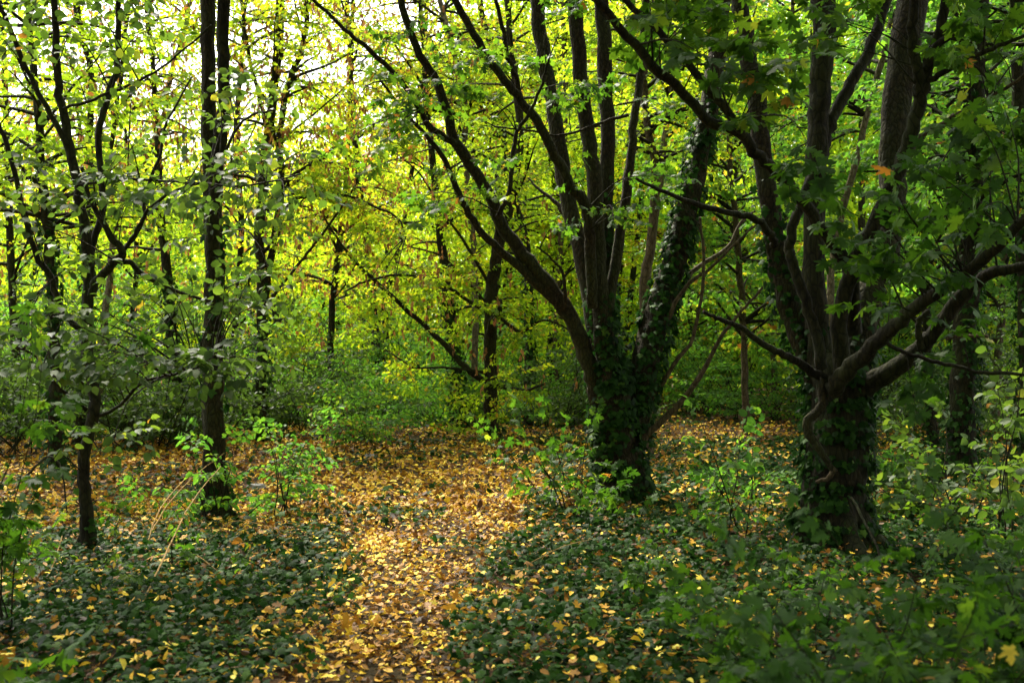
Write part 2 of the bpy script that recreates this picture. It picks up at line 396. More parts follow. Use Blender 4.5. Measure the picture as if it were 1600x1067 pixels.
litter(30000, 3, 12, MAPLE_LO, .024, .066, thr=1)
litter(88000, 3, 12, OVATE, .02, .06)
litter(120000, 11, 24, OVATE, .045, .095)
litter(700, 3, 11, MAPLE, .07, .10)
litter(26000, 22, 50, DIAM, .08, .16)
tag(mb.build('fallen_leaves', M['litter']), label='yellow, orange and brown autumn leaves covering the ground', cat='leaf litter', kind='stuff')

# ivy ground cover
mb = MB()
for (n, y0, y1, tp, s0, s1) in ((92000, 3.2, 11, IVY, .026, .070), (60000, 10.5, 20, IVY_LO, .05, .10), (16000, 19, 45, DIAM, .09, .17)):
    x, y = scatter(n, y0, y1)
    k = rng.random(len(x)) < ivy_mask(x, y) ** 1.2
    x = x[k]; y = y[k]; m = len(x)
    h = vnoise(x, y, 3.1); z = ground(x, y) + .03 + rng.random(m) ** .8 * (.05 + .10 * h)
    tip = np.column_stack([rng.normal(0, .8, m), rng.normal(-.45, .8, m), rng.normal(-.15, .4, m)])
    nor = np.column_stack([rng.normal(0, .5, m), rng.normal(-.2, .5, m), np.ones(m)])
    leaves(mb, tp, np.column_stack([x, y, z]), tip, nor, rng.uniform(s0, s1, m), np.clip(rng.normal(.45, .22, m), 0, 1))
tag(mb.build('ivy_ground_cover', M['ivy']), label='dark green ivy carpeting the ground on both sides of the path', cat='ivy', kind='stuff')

# small twigs among the fallen leaves
mb = MB()
for _ in range(420):
    y = rng.uniform(4.5, 17); x = rng.uniform(-.47, .47) * y; L_ = rng.uniform(.06, .32); a = rng.random() * 6.28
    p = np.array([x, y, float(ground(x, y)) + .035]); dv = np.array([math.cos(a), math.sin(a), rng.normal(0, .12)])
    q = catmull([p, p + dv * L_ * .5 + rng.normal(0, .015, 3), p + dv * L_], 3); tube(mb, q, np.linspace(rng.uniform(.0025, .006), .0015, len(q)), 4, 0, 0, False)
tag(mb.build('twig_litter', M['bark_tan']), label='small broken twigs lying among the fallen leaves', cat='twigs', kind='stuff')

# ------------------------------------------------------------------ trees
class Tree:
    def __init__(s, name, label, d, basepx, bark='bark', group=None, cat='tree'):
        s.d = d; s.bark = bark
        x = (basepx - 800) / F * d
        s.loc = np.array([x, d, float(ground(x, d)) - .03])
        s.root = empty(name, s.loc, label, cat, group)
        s.wood = []            # (P, R) of every limb
        s.crown = MB(); s.ivymb = MB(); s.trunk = MB(); s.has_trunk = False
    def limb(s, pts, w, dd=0.0, d0=0.0, own=False, sides=10, ext=0, rough=.16, label=None, bark=None, name='branch', n=5, flare=False, jit=1.0):
        """pts: photo pixels from base to tip, w: widths in photo pixels; dd: depth change to the tip"""
        q = np.array([p[:2] for p in pts], float)
        L = np.concatenate([[0], np.cumsum(np.hypot(*np.diff(q, axis=0).T))]); L /= L[-1]
        d = s.d + d0 + dd * L
        P = np.array([W(a, b, dd_) for (a, b), dd_ in zip(q, d)])
        if flare: P[0][2] = ground(P[0][0], P[0][1]) - .06
        Rr = np.interp(L, np.linspace(0, 1, len(w)), w) / 2 / F * d * .86
        C = catmull(P, n); LC = np.linspace(0, 1, len(C)); 
        RC = np.interp(np.linspace(0, len(P) - 1, len(C)), np.arange(len(P)), Rr)
        if ext:
            dirn = nrm(C[-1] - C[-4]); k = 7; pe = [C[-1]]; re = []
            for a in range(1, k + 1):
                dirn = nrm(dirn * .88 + np.array([0, 0, .14]) + rng.normal(0, .06, 3)); pe.append(pe[-1] + dirn * ext / k)
                re.append(RC[-1] * (1 - .8 * a / k))
            C = np.vstack([C, pe[1:]]); RC = np.concatenate([RC, re])
        C[1:-1] += rng.normal(0, 1, (len(C) - 2, 3)) * (np.minimum(RC[1:-1, None] * .10, .005) + .003) * jit
        if flare: RC = RC * (1 + .75 * np.exp(-(C[:, 2] - C[0][2]) / .17))
        mb = MB() if own else s.trunk
        tube(mb, C, RC, sides, 0, rough)
        if own:
            o = mb.build(name, M[bark or s.bark], s.root, s.loc)
            if label: o['label'] = label
        s.wood.append((C, RC)); return C, RC
    def grow(s, C, RC, n, t0=.2, t1=1., L=(1, 2), el=(10, 60), r=.012, gap=.3, az=None, arch=.5, step=.3, kind='alt', scale=.5, keep=1.0, wood=True, **kw):
        """random side branches with leafy sprays along them"""
        pos = []; dr = []
        for _ in range(n):
            t = t0 + (t1 - t0) * random.random(); i = min(int(t * (len(C) - 1)), len(C) - 2)
            p = C[i]; a = random.uniform(0, 2 * math.pi) if az is None else R(random.uniform(*az)); e = R(random.uniform(*el))
            Lb = random.uniform(*L) * (1 - .45 * t); k = 6; q = [p]
            dv = np.array([math.cos(a) * math.cos(e), math.sin(a) * math.cos(e), math.sin(e)])
            for j in range(k):
                dv = nrm(dv + np.array([0, 0, -arch / k]) + rng.normal(0, .10, 3)); q.append(q[-1] + dv * Lb / k)
            q = np.array(q); r0 = min(r * (.6 + .4 * Lb), RC[i] * .7)
            if wood: tube(s.crown, q, np.linspace(r0, r0 * .25, k + 1), 4, 1, 0, False)
            cq = catmull(q, 3); ns = max(2, int(Lb / step))
            for j in range(ns):
                tt = .22 + .78 * (j + random.random() * .6) / ns; ii = min(int(tt * (len(cq) - 1)), len(cq) - 2)
                tv = nrm(cq[ii + 1] - cq[ii]); sd = nrm(np.cross(tv, [0, 0, 1.0])) * (1 if j % 2 else -1)
                pos.append(cq[ii]); dr.append(nrm(tv * random.uniform(.4, 1) + sd * random.uniform(.3, 1) + np.array([0, 0, random.uniform(-.1, .3)])))
            pos.append(cq[-1]); dr.append(dv)
        s.sprays(np.array(pos), np.array(dr), kind, scale, keep=keep, **kw)
    def sprays(s, pos, dr, kind='alt', scale=.5, tpl=OVATE, lsize=.08, keep=1.0, **kw):
        k = rng.random(len(pos)) < keep
        pos = pos[k]; dr = dr[k]
        put_sprays(s.crown, tpl, kind, pos, dr, scale * rng.uniform(.7, 1.25, len(pos)), lsize, twig_mat=1, **kw)
    def patch(s, cx, cy, rx, ry, n, d0=0., dj=.6, kind='tip', scale=.3, tpl=MAPLE, lsize=.11, tw=.006, maxlen=1.1, sprays=2, **kw):
        """leafy twigs reaching from the nearest limbs into a region around a point"""
        A = np.vstack([c for c, _ in s.wood]); pos = []; dr = []
        for _ in range(n):
            a = random.random() * 2 * math.pi; rr = math.sqrt(random.random()); d = s.d + d0 + random.uniform(-dj, dj)
            t = W(cx + rx * rr * math.cos(a), cy + ry * rr * math.sin(a), d)
            dist = np.linalg.norm(A - t + np.array([0, 0, .25]), axis=1); b = A[int(np.argmin(dist + rng.random(len(A)) * .25))]
            v = t - b; Lv = np.linalg.norm(v)
            mid = (b + t) / 2 + np.array([0, 0, .10 * Lv]) + rng.normal(0, .05 * Lv, 3)
            q = catmull([b, mid, t], 4)
            tube(s.crown, q, np.linspace(min(tw * (.6 + Lv), .02), .002, len(q)), 4, 1, 0, False)
            dv = nrm(q[-1] - q[-3])
            pos.append(q[-1] - dv * scale * .3); dr.append(dv)
            for k in range(sprays):
                ii = len(q) - 2 - k; sd = nrm(np.cross(dv, [0, 0, 1.0])) * random.choice((-1, 1))
                pos.append(q[ii]); dr.append(nrm(dv * .6 + sd * random.uniform(.5, 1) + np.array([0, 0, random.uniform(-.2, .3)])))
        s.sprays(np.array(pos), np.array(dr), kind, scale, tpl=tpl, lsize=lsize, **kw)
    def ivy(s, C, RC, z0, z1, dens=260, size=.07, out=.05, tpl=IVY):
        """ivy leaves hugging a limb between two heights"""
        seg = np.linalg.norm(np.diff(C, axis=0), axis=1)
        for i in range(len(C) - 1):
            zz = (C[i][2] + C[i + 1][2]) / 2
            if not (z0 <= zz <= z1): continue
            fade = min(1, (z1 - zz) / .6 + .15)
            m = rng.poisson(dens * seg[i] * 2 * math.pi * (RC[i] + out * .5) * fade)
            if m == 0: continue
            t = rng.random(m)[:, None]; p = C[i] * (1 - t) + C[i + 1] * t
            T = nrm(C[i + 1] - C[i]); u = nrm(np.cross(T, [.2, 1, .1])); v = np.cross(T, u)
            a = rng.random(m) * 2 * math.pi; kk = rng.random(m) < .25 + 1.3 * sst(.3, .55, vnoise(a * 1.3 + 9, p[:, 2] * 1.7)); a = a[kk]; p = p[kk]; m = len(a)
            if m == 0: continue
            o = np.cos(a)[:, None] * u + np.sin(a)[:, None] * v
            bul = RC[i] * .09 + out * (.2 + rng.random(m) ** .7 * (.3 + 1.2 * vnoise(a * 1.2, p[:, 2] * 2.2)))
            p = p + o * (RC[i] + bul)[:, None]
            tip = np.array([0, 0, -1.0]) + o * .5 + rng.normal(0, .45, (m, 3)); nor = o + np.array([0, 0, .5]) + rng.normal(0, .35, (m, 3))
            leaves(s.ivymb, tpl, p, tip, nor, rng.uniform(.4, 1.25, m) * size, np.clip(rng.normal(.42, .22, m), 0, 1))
    def roots(s, n, r, reach, ph=0.):
        for k in range(n):
            a = ph + 2 * math.pi * k / n + random.uniform(-.3, .3); L_ = reach * random.uniform(.6, 1.1)
            x, y = s.loc[0], s.loc[1]; pts = []
            for t, h in ((.15, .42), (.45, .15), (.75, .035), (1, -.01), (1.35, -.06)):
                px_, py_ = x + math.cos(a + .2 * t) * L_ * t, y + math.sin(a + .2 * t) * L_ * t
                pts.append([px_, py_, float(ground(px_, py_)) + h * (reach / .5)])
            q = catmull(pts, 4); tube(s.trunk, q, np.linspace(r, r * .3, len(q)), 8, 0, .2)
    def done(s, leaf='maple', ivylabel=None):
        if s.trunk.n: s.trunk.build('trunk', M[s.bark], s.root, s.loc)
        if s.crown.n: s.crown.build('crown', [M[leaf], M['bark'], M['seed']], s.root, s.loc)
        if s.ivymb.n: s.ivymb.build('ivy', M['ivy'], s.root, s.loc)


# ---- the big ivy-clad maple beside the path
G = Tree('maple_tree', 'large many-stemmed maple with ivy-clad base beside the path bend', 11.85, 965, 'bark_brown')
base = G.limb([(968, 795), (966, 720), (960, 660), (955, 610), (948, 560)], (88, 78, 72, 70, 56), flare=True, sides=26, rough=.2)
base2 = G.limb([(972, 780), (985, 690), (1000, 610), (1015, 545), (1032, 480), (1058, 400), (1085, 280), (1105, 185), (1120, 90), (1131, -30)], (60, 56, 50, 44, 38, 34, 33, 32), dd=.9, own=True, sides=14, ext=7.5, label='leaning stem wrapped in ivy')
g1 = G.limb([(938, 640), (926, 590), (915, 556), (892, 496), (855, 444), (817, 397), (780, 345), (765, 304), (712, 221), (690, 146), (656, 86), (634, 30), (622, -25)], (34, 31, 28, 25, 22, 20, 18, 16, 14, 12), dd=-1.2, own=True, ext=5.5)
g1b = G.limb([(905, 530), (880, 486), (832, 436), (780, 390), (739, 345), (712, 292), (690, 240), (645, 190), (604, 139), (585, 110)], (20, 19, 17, 14, 12, 10, 8, 5, 3), dd=-.9, d0=-.2, own=True)
g1c = G.limb([(712, 226), (675, 202), (645, 154), (611, 109), (555, 60), (517, 26), (480, -8)], (13, 11, 9, 7, 6), dd=-.9, d0=-.9, own=True, ext=1)
g2 = G.limb([(945, 610), (932, 520), (911, 400), (889, 319), (874, 225), (859, 142), (846, 75), (836, -25)], (40, 36, 31, 28, 26, 25), dd=.5, d0=.15, own=True, sides=14, ext=7.5)
g2b = G.limb([(926, 480), (921, 400), (919, 335), (892, 290), (862, 232), (832, 180), (802, 142), (765, 97), (742, 56), (705, -10)], (20, 21, 19, 18, 16, 15, 14, 12), dd=-1.0, d0=-.25, own=True, ext=2.5)
g2c = G.limb([(812, 152), (806, 120), (795, 94), (784, 40), (769, -20)], (10, 8, 7), d0=-.6, dd=-.3, own=True, ext=1.5)
g2d = G.limb([(776, 340), (795, 300), (803, 240), (808, 205), (826, 180), (847, 130), (858, 92)], (9, 8, 7, 6, 4), d0=-.9, dd=-.3, own=True)
g3 = G.limb([(950, 610), (943, 520), (934, 400), (930, 300), (919, 210), (907, 124), (900, 37), (897, -25)], (40, 34, 30, 28, 27, 26), d0=-.1, dd=-.2, own=True, sides=14, ext=7.5)
g4 = G.limb([(955, 600), (948, 500), (946, 380), (949, 225), (945, 112), (940, -25)], (34, 30, 28, 28, 26), d0=.45, dd=.3, own=True, sides=12, ext=7.5)
g5 = G.limb([(950, 600), (950, 490), (964, 400), (982, 281), (990, 187), (1001, 112), (1008, 20), (1012, -30)], (24, 21, 18, 16, 13, 11), d0=-.2, dd=.3, own=True, ext=5.5)
g6 = G.limb([(1000, 690), (1018, 671), (1066, 627), (1099, 578), (1132, 520), (1165, 479), (1198, 442)], (13, 11, 9, 8, 6, 4), dd=-.5, own=True, bark='bark_tan', label='low bare tan branch curving up and right')
g7 = G.limb([(1005, 640), (1025, 615), (1053, 570), (1082, 528), (1097, 454), (1099, 400), (1094, 340)], (9, 7, 6, 5), dd=-.3, d0=.2, own=True, bark='bark_tan')
g8 = G.limb([(1030, 500), (1062, 462), (1082, 425), (1136, 388), (1156, 350), (1180, 330)], (11, 9, 7, 4), d0=.4, dd=.3, own=True, bark='bark_tan')
g9 = G.limb([(1032, 520), (1070, 450), (1110, 420), (1160, 370), (1190, 345)], (9, 7, 5, 3), d0=.2, dd=-.3, own=True, bark='bark_tan')
g10 = G.limb([(982, 180), (945, 190), (900, 206), (864, 212), (835, 205), (772, 198)], (6, 5, 4, 3), d0=-.3, dd=-.4, own=True)
g11 = G.limb([(905, 370), (888, 345), (870, 318), (842, 296), (825, 278)], (12, 10, 8, 6, 3), d0=.5, dd=.4, own=True)
g12 = G.limb([(885, 480), (880, 430), (862, 405), (838, 385)], (8, 6, 4, 3), d0=-.4, dd=-.3, own=True)
for (C, RC), z1, dn in ((base, 3, 950), (base2, 4.6, 700), (g2, 2.0, 420), (g3, 2.3, 420), (g5, 2.3, 300), (g4, 3.6, 420)):
    G.ivy(C, RC, -.5, z1, dens=dn, size=.07, out=.05)
G.patch(690, 110, 110, 80, 19, d0=-1.2, tpl=MAPLE_LO, lsize=.075, tint0=.55)
G.patch(600, 220, 90, 80, 12, d0=-1.4, tpl=MAPLE_LO, lsize=.075, tint0=.7)
G.patch(720, 300, 80, 70, 8, d0=-1.0, tpl=MAPLE_LO, lsize=.08, tint0=.6)
G.patch(880, 90, 70, 90, 8, d0=-.8, tpl=MAPLE_LO, lsize=.09, tint0=.45)
G.patch(1040, 240, 60, 90, 8, d0=-.5, tpl=MAPLE_LO, lsize=.075, tint0=.45)
G.patch(930, 330, 70, 60, 6, d0=-.7, tpl=MAPLE_LO, lsize=.075, tint0=.4)
for (C, RC), n in ((g1, 14), (g2, 18), (g2b, 10), (g3, 18), (g4, 14), (g5, 8), (base2, 16)):
    G.grow(C, RC, n, .92, 1., L=(1.2, 2.6), el=(15, 70), tpl=MAPLE_LO, lsize=.13, scale=.6, step=.35, kind='opp')
G.roots(6, .11, .55)
G.done('maple')

# ---- the dark old maple on the right
H = Tree('maple_tree', 'massive dark maple with a twisted low branch and thick limbs spreading both ways', 9.0, 1300, 'bark')
hb = H.limb([(1303, 868), (1302, 800), (1305, 740), (1308, 680), (1310, 620), (1312, 575)], (112, 104, 102, 102, 96, 84), flare=True, sides=28, rough=.2)
h1 = H.limb([(1290, 640), (1270, 575), (1243, 505), (1219, 427), (1205, 337), (1192, 247), (1183, 157), (1165, 67), (1154, -25)], (52, 46, 38, 36, 34, 32), d0=.2, dd=.6, own=True, sides=14, ext=6.5, bark='bark_brown')
h2 = H.limb([(1295, 630), (1285, 560), (1276, 500), (1273, 405), (1274, 270), (1280, 180), (1284, 90), (1287, -25)], (52, 44, 36, 36, 38, 41, 42), d0=.05, dd=.2, own=True, sides=16, ext=6.5)
h2b = H.limb([(1284, 268), (1266, 280), (1252, 320), (1236, 365), (1236, 405), (1250, 445), (1274, 512), (1284, 575)], (16, 17, 18, 20, 22), d0=-.35, dd=-.1, own=True)
hx = H.limb([(1290, 590), (1283, 632), (1262, 660), (1270, 688), (1288, 712), (1305, 738)], (20, 19, 17, 15, 13, 10), d0=-.43, dd=.04, own=True, n=3, bark='bark_brown', label='crooked low branch bending down the front of the trunk')
hx2 = H.limb([(1306, 732), (1296, 746), (1276, 753)], (11, 9, 6), d0=-.40, dd=.08, own=True, n=3, bark='bark_tan')
h3 = H.limb([(1332, 520), (1330, 440), (1322, 409), (1291, 369), (1255, 315), (1219, 274), (1178, 238), (1151, 202), (1106, 189), (1066, 144), (1007, 90), (940, 9), (915, -25)], (34, 26, 23, 21, 20, 19, 18, 16, 14), d0=-.2, dd=-1.6, own=True, sides=12, ext=2)
h3b = H.limb([(1160, 205), (1130, 165), (1106, 139), (1057, 76), (989, 13), (960, -20)], (16, 15, 13, 11), d0=-1.2, dd=-.3, own=True, ext=1.5)
h4 = H.limb([(1280, 262), (1290, 215), (1309, 171), (1336, 121), (1367, 54), (1398, -25)], (24, 23, 22, 21, 19), d0=.1, dd=.5, own=True, ext=5.5)
h5 = H.limb([(1322, 640), (1335, 540), (1357, 462), (1383, 400), (1394, 324), (1394, 252), (1398, 180), (1408, 112), (1428, -30)], (80, 64, 52, 48, 48, 54, 58, 58), d0=.3, dd=.9, own=True, sides=18, ext=7.5, rough=.22, bark='bark_brown')
h6 = H.limb([(1318, 590), (1312, 500), (1330, 430), (1367, 345), (1394, 288), (1421, 216), (1439, 148), (1450, 100), (1471, 45), (1482, -25)], (34, 30, 28, 27, 27, 24, 20, 17), d0=-.3, dd=-.6, own=True, sides=12, ext=2)
h6b = H.limb([(1436, 150), (1437, 117), (1427, 81), (1427, 20), (1428, -25)], (22, 20, 18, 17), d0=-.75, dd=-.2, own=True, ext=2)
h6c = H.limb([(1448, 108), (1462, 75), (1484, 56), (1508, 42), (1525, 31)], (16, 14, 12, 9), d0=-.8, dd=-.3, own=True)
h6d = H.limb([(1452, 125), (1485, 108), (1520, 90), (1561, 72), (1610, 52)], (12, 10, 8, 6), d0=-.85, dd=-.3, own=True)
h7 = H.limb([(1420, 250), (1430, 226), (1444, 211), (1502, 175), (1570, 139), (1620, 105)], (9, 8, 7, 6), d0=-.4, dd=-.8, own=True, bark='bark_tan')
h8 = H.limb([(1298, 610), (1322, 580), (1350, 553), (1392, 516), (1433, 479), (1487, 442), (1536, 405), (1605, 342)], (34, 29, 25, 23, 22, 21, 18), d0=-.45, dd=-1.4, own=True, sides=12, ext=1.5)
h9 = H.limb([(1330, 625), (1362, 598), (1400, 574), (1445, 537), (1474, 499), (1503, 462), (1545, 428), (1610, 415)], (42, 36, 31, 27, 24, 20, 16), d0=-.1, dd=-.9, own=True, sides=12, ext=1)
h9b = H.limb([(1440, 545), (1436, 520), (1438, 500), (1452, 486)], (14, 12, 10, 9), d0=-.5, dd=-.1, own=True)
h10 = H.limb([(1380, 530), (1400, 545), (1437, 557), (1487, 570), (1536, 582), (1610, 585)], (8, 8, 7, 7, 6), d0=-.6, dd=-.5, own=True)
h11 = H.limb([(1285, 590), (1268, 580), (1231, 557), (1198, 541), (1157, 512), (1124, 499), (1099, 487)], (18, 15, 13, 11, 9, 6), d0=-.3, dd=-.7, own=True, label='dead bare branch reaching left with a dark rounded tip')
h12 = H.limb([(1212, 385), (1201, 362), (1178, 340), (1151, 335), (1093, 319), (1030, 297), (994, 279)], (14, 12, 10, 8, 5), d0=-.1, dd=-.9, own=True)
h13 = H.limb([(1478, 530), (1500, 525), (1544, 526)], (8, 7, 6), d0=-.6, dd=-.1, own=True, bark='bark_tan', label='pale broken branch stub')
H.ivy(*hb, -.5, 2.0, dens=1000, size=.06, out=.06)
for l, z in ((h1, 3.0), (h2, 2.0), (h5, 2.1)): H.ivy(*l, -.1, z, dens=420, size=.06, out=.05)
K = dict(tpl=MAPLE, lsize=.105, scale=.28, jit=.45, sprays=1)
H.patch(1180, 130, 110, 90, 13, d0=-1.6, tint0=.5, **K)
H.patch(1320, 330, 90, 110, 8, d0=-1.5, tint0=.35, **K)
H.patch(1500, 330, 120, 110, 15, d0=-1.6, tint0=.28, **K)
H.patch(1545, 60, 70, 80, 13, d0=-1.2, tint0=.5, **K)
H.patch(1560, 210, 60, 60, 8, d0=-1.2, tint0=.4, **K)
H.patch(1370, 430, 60, 60, 6, d0=-1.1, tint0=.4, **K)
H.patch(1420, 560, 90, 60, 4, d0=-1., tint0=.3, **K)
H.patch(1330, 60, 60, 60, 5, d0=-1., tint0=.5, **K)
H.patch(1100, 40, 120, 50, 8, d0=-1.6, tint0=.5, **K)
for (C, RC), n in ((h1, 18), (h2, 20), (h3, 10), (h4, 14), (h5, 24), (h6, 14), (h6b, 10)):
    H.grow(C, RC, n, .92, 1., L=(1.2, 2.8), el=(15, 70), tpl=MAPLE_LO, lsize=.14, scale=.6, step=.35, kind='opp')
H.roots(6, .12, .6, .4)
H.done('maple')

# ---- left, slender dark hazel with several stems
A = Tree('hazel_tree', 'slender dark hazel with thin forking stems and broad dull green leaves, nearest on the left', 9.1, 137, 'bark')
a1 = A.limb([(137, 862), (133, 777), (131, 717), (147, 642), (144, 590), (135, 530), (138, 460), (139, 397), (124, 311), (109, 232), (94, 150), (88, 75), (84, -25)], (27, 22, 22, 22, 21, 20, 18, 15, 13, 12), flare=True, ext=3.5)
a2 = A.limb([(112, 250), (97, 210), (66, 157), (37, 97), (0, 11), (-15, -25)], (11, 10, 9, 8), dd=-.3, own=True, ext=2)
a3 = A.limb([(140, 470), (142, 397), (161, 318), (154, 225), (165, 161), (184, 101), (184, 40), (186, -25)], (14, 13, 12, 11, 9), dd=.4, own=True, ext=5.5)
a4 = A.limb([(143, 462), (150, 440), (180, 410), (191, 394), (165, 355), (140, 310), (127, 262)], (16, 15, 12, 9, 7), d0=-.15, dd=-.2, own=True)
a5 = A.limb([(190, 395), (214, 360), (235, 325), (270, 300), (315, 285), (360, 262)], (8, 7, 5, 3), dd=-.4, own=True)
a5b = A.limb([(192, 394), (222, 345), (228, 300), (250, 240), (262, 190), (300, 120)], (8, 7, 5, 3), d0=.5, dd=.6, own=True)
a6 = A.limb([(125, 515), (94, 481), (79, 432), (56, 397), (34, 319), (11, 225), (-10, 180)], (12, 11, 10, 9, 8), dd=-.4, own=True)
a7 = A.limb([(180, 408), (202, 410), (232, 436), (285, 459), (330, 470)], (10, 9, 7, 4), d0=-.2, dd=.4, own=True)
a8 = A.limb([(100, 170), (160, 150), (230, 120), (285, 80), (330, 40)], (6, 5, 4, 3), d0=-.1, dd=-.4, own=True)
a9 = A.limb([(118, 290), (200, 280), (290, 285), (380, 290), (470, 272)], (6, 5, 4, 3), d0=-.1, dd=-.9, own=True)
a10 = A.limb([(135, 640), (95, 610), (60, 560), (20, 540)], (8, 6, 4), dd=-.6, own=True)
a11 = A.limb([(146, 650), (180, 640), (220, 600), (270, 585), (330, 575)], (7, 6, 4, 3), dd=-.5, own=True)
K = dict(tpl=OV_HI, lsize=.082, jit=.42, scale=.36, sprays=1, flat=1.5)
A.patch(290, 285, 210, 34, 22, d0=-.8, dj=.4, tint0=.35, **K)
A.patch(420, 250, 70, 70, 4, d0=-.8, dj=.4, tint0=.4, **K)
A.patch(140, 50, 150, 60, 15, d0=-.4, tint0=.45, **K)
A.patch(60, 330, 90, 80, 7, d0=-.7, tint0=.4, **K)
A.patch(250, 180, 150, 60, 10, d0=-.3, tint0=.5, **K)
A.patch(200, 430, 190, 60, 7, d0=-.5, tint0=.4, **K)
A.patch(300, 470, 120, 30, 8, d0=-.8, dj=.3, tint0=.35, **K)
A.patch(210, 570, 190, 34, 30, d0=-.8, dj=.4, tint0=.35, **K)
A.patch(110, 520, 110, 50, 12, d0=-1.0, tint0=.3, **K)
A.patch(160, 670, 90, 40, 4, d0=-.4, tint0=.55, **K)
for (C, RC), n in ((a1, 16), (a2, 8), (a3, 14)):
    A.grow(C, RC, n, .9, 1., L=(1, 2.2), el=(15, 60), tpl=OVATE, lsize=.12, scale=.55, step=.35)
A.roots(4, .03, .2)
A.ivy(*a1, -.5, .7, dens=260, size=.05, out=.03)
A.done('hazel')

# ---- left, straight trunk that divides in two
B = Tree('ash_tree', 'straight dark trunk that divides in two above, green shoots at its foot', 11.2, 336, 'bark_brown')
b1 = B.limb([(337, 808), (334, 700), (333, 600), (333, 500), (334, 400), (331, 310), (327, 230), (326, 120), (326, -25)], (46, 42, 38, 33, 33, 31, 24, 25, 26), flare=True, sides=18, ext=8.5, rough=.2)
b2 = B.limb([(333, 390), (336, 300), (343, 220), (350, 130), (349, 60), (352, -25)], (26, 25, 23, 22, 22), d0=-.15, dd=-.4, own=True, sides=12, ext=7.5, bark='bark')
b3 = B.limb([(345, 250), (370, 200), (395, 180), (430, 172)], (6, 5, 4), dd=.3, own=True)
B.ivy(*b1, 1.0, 3.2, dens=150, size=.08, out=.04); B.ivy(*b1, -.5, .9, dens=240, size=.06, out=.05)
K = dict(tpl=OVATE, lsize=.10, jit=.5, scale=.45)
B.patch(370, 330, 90, 90, 8, d0=-.7, tint0=.4, **K)
B.patch(350, 150, 60, 60, 3, d0=-.5, tint0=.45, **K)
B.patch(400, 480, 80, 70, 8, d0=-.3, tint0=.4, **K)
for (C, RC), n in ((b1, 26), (b2, 22)):
    B.grow(C, RC, n, .92, 1., L=(1.4, 3), el=(10, 60), tpl=OVATE, lsize=.13, scale=.6, step=.35)
B.roots(5, .055, .32)
B.done('hazel')

# ---- middle distance
def simple(name, label, d, stems, bark='bark', ivy=None, leaf='horn', crown=(24, .35), L=(1.2, 2.6), lsize=.085, branches=(), group=None, tpl=OVATE, tint0=.5, ext=5, scale=.6, patches=(), el=(0, 55), seeds=.0, keep=1.):
    t = Tree(name, label, d, stems[0][0][0][0], bark, group)
    n = len(stems)
    for k, (pts, wd) in enumerate(stems):
        C, RC = t.limb(pts, [q_ * .85 for q_ in wd], dd=.5 * (k % 2) - .2 * k, own=k > 0, ext=ext if pts[-1][1] < 5 else 0, flare=k == 0, sides=10)
        if crown[0]:
            hs = (C[:, 2] - C[0, 2]); 
            t.grow(C, RC, int(crown[0] * 2.2) // n + 1, crown[1], 1., L=L, el=el, tpl=tpl, lsize=lsize, scale=scale, tint0=tint0 - .06, arch=.55, keep=keep, r=.026)
        if ivy and k < ivy[3]: t.ivy(C, RC, ivy[0], ivy[1], dens=ivy[2], size=.08, out=.07, tpl=IVY_LO)
    for pts, wd in branches: t.limb(pts, wd, own=True, dd=-.8, sides=6)
    if branches:
        for C, RC in t.wood[n:]:
            t.grow(C, RC, 7, .25, 1., L=(.4, 1.0), el=(-20, 35), tpl=tpl, lsize=lsize, scale=.5, tint0=tint0, arch=.5, r=.008, keep=keep)
    for p in patches: t.patch(*p[:5], d0=p[5], tpl=tpl, lsize=lsize, kind='alt', scale=.45, tint0=p[6], sprays=1)
    if seeds and t.wood:      # hanging dry seed clusters
        m = int(seeds); A_ = np.vstack([c[len(c) // 3:] for c, _ in t.wood]); p = A_[rng.integers(0, len(A_), m)] + rng.normal(0, .8, (m, 3))
        q = np.repeat(p, 5, 0) + rng.normal(0, .025, (m * 5, 3)) * [1, 1, 2]
        k0 = t.crown.n
        leaves(t.crown, LANCE, q, np.array([0, 0, -1.]) + rng.normal(0, .18, (m * 5, 3)), rng.normal(0, 1, (m * 5, 3)), rng.uniform(.07, .12, m * 5), rng.random(m * 5), mat=2)
    t.done(leaf); return t

simple('hornbeam_tree', 'pair of slim pale forked stems just right of the straight dividing trunk', 19.4,
    [([(409, 704), (408, 600), (409, 500), (408, 420), (405, 375), (410, 300), (416, 225), (426, 160), (431, 112), (437, 40), (438, -25)], (25, 23, 21, 21, 19, 18)),
     ([(414, 470), (424, 397), (439, 300), (437, 206), (454, 124), (472, 75), (486, -25)], (16, 15, 13, 12, 10)),
     ([(416, 200), (410, 170), (390, 94), (378, 11), (375, -25)], (9, 8, 7))],
    'bark_brown', (-1, 2.9, 220, 1), crown=(30, .3), seeds=300,
    branches=[([(437, 335), (460, 312), (487, 307), (540, 306), (585, 322), (622, 341), (634, 370)], (8, 6, 5, 3)),
              ([(418, 330), (440, 292), (469, 266), (540, 229), (604, 184)], (8, 6, 5, 2)),
              ([(414, 480), (460, 420), (480, 397), (529, 330), (592, 232)], (6, 5, 4, 2)), ([(439, 300), (460, 275), (480, 259), (530, 225), (574, 199), (607, 180)], (6, 5, 4, 2)), ([(436, 230), (458, 205), (480, 187), (536, 139), (570, 101)], (5, 4, 3, 2))],
    patches=[(500, 520, 110, 60, 10, -1.5, .45)], tint0=.62)
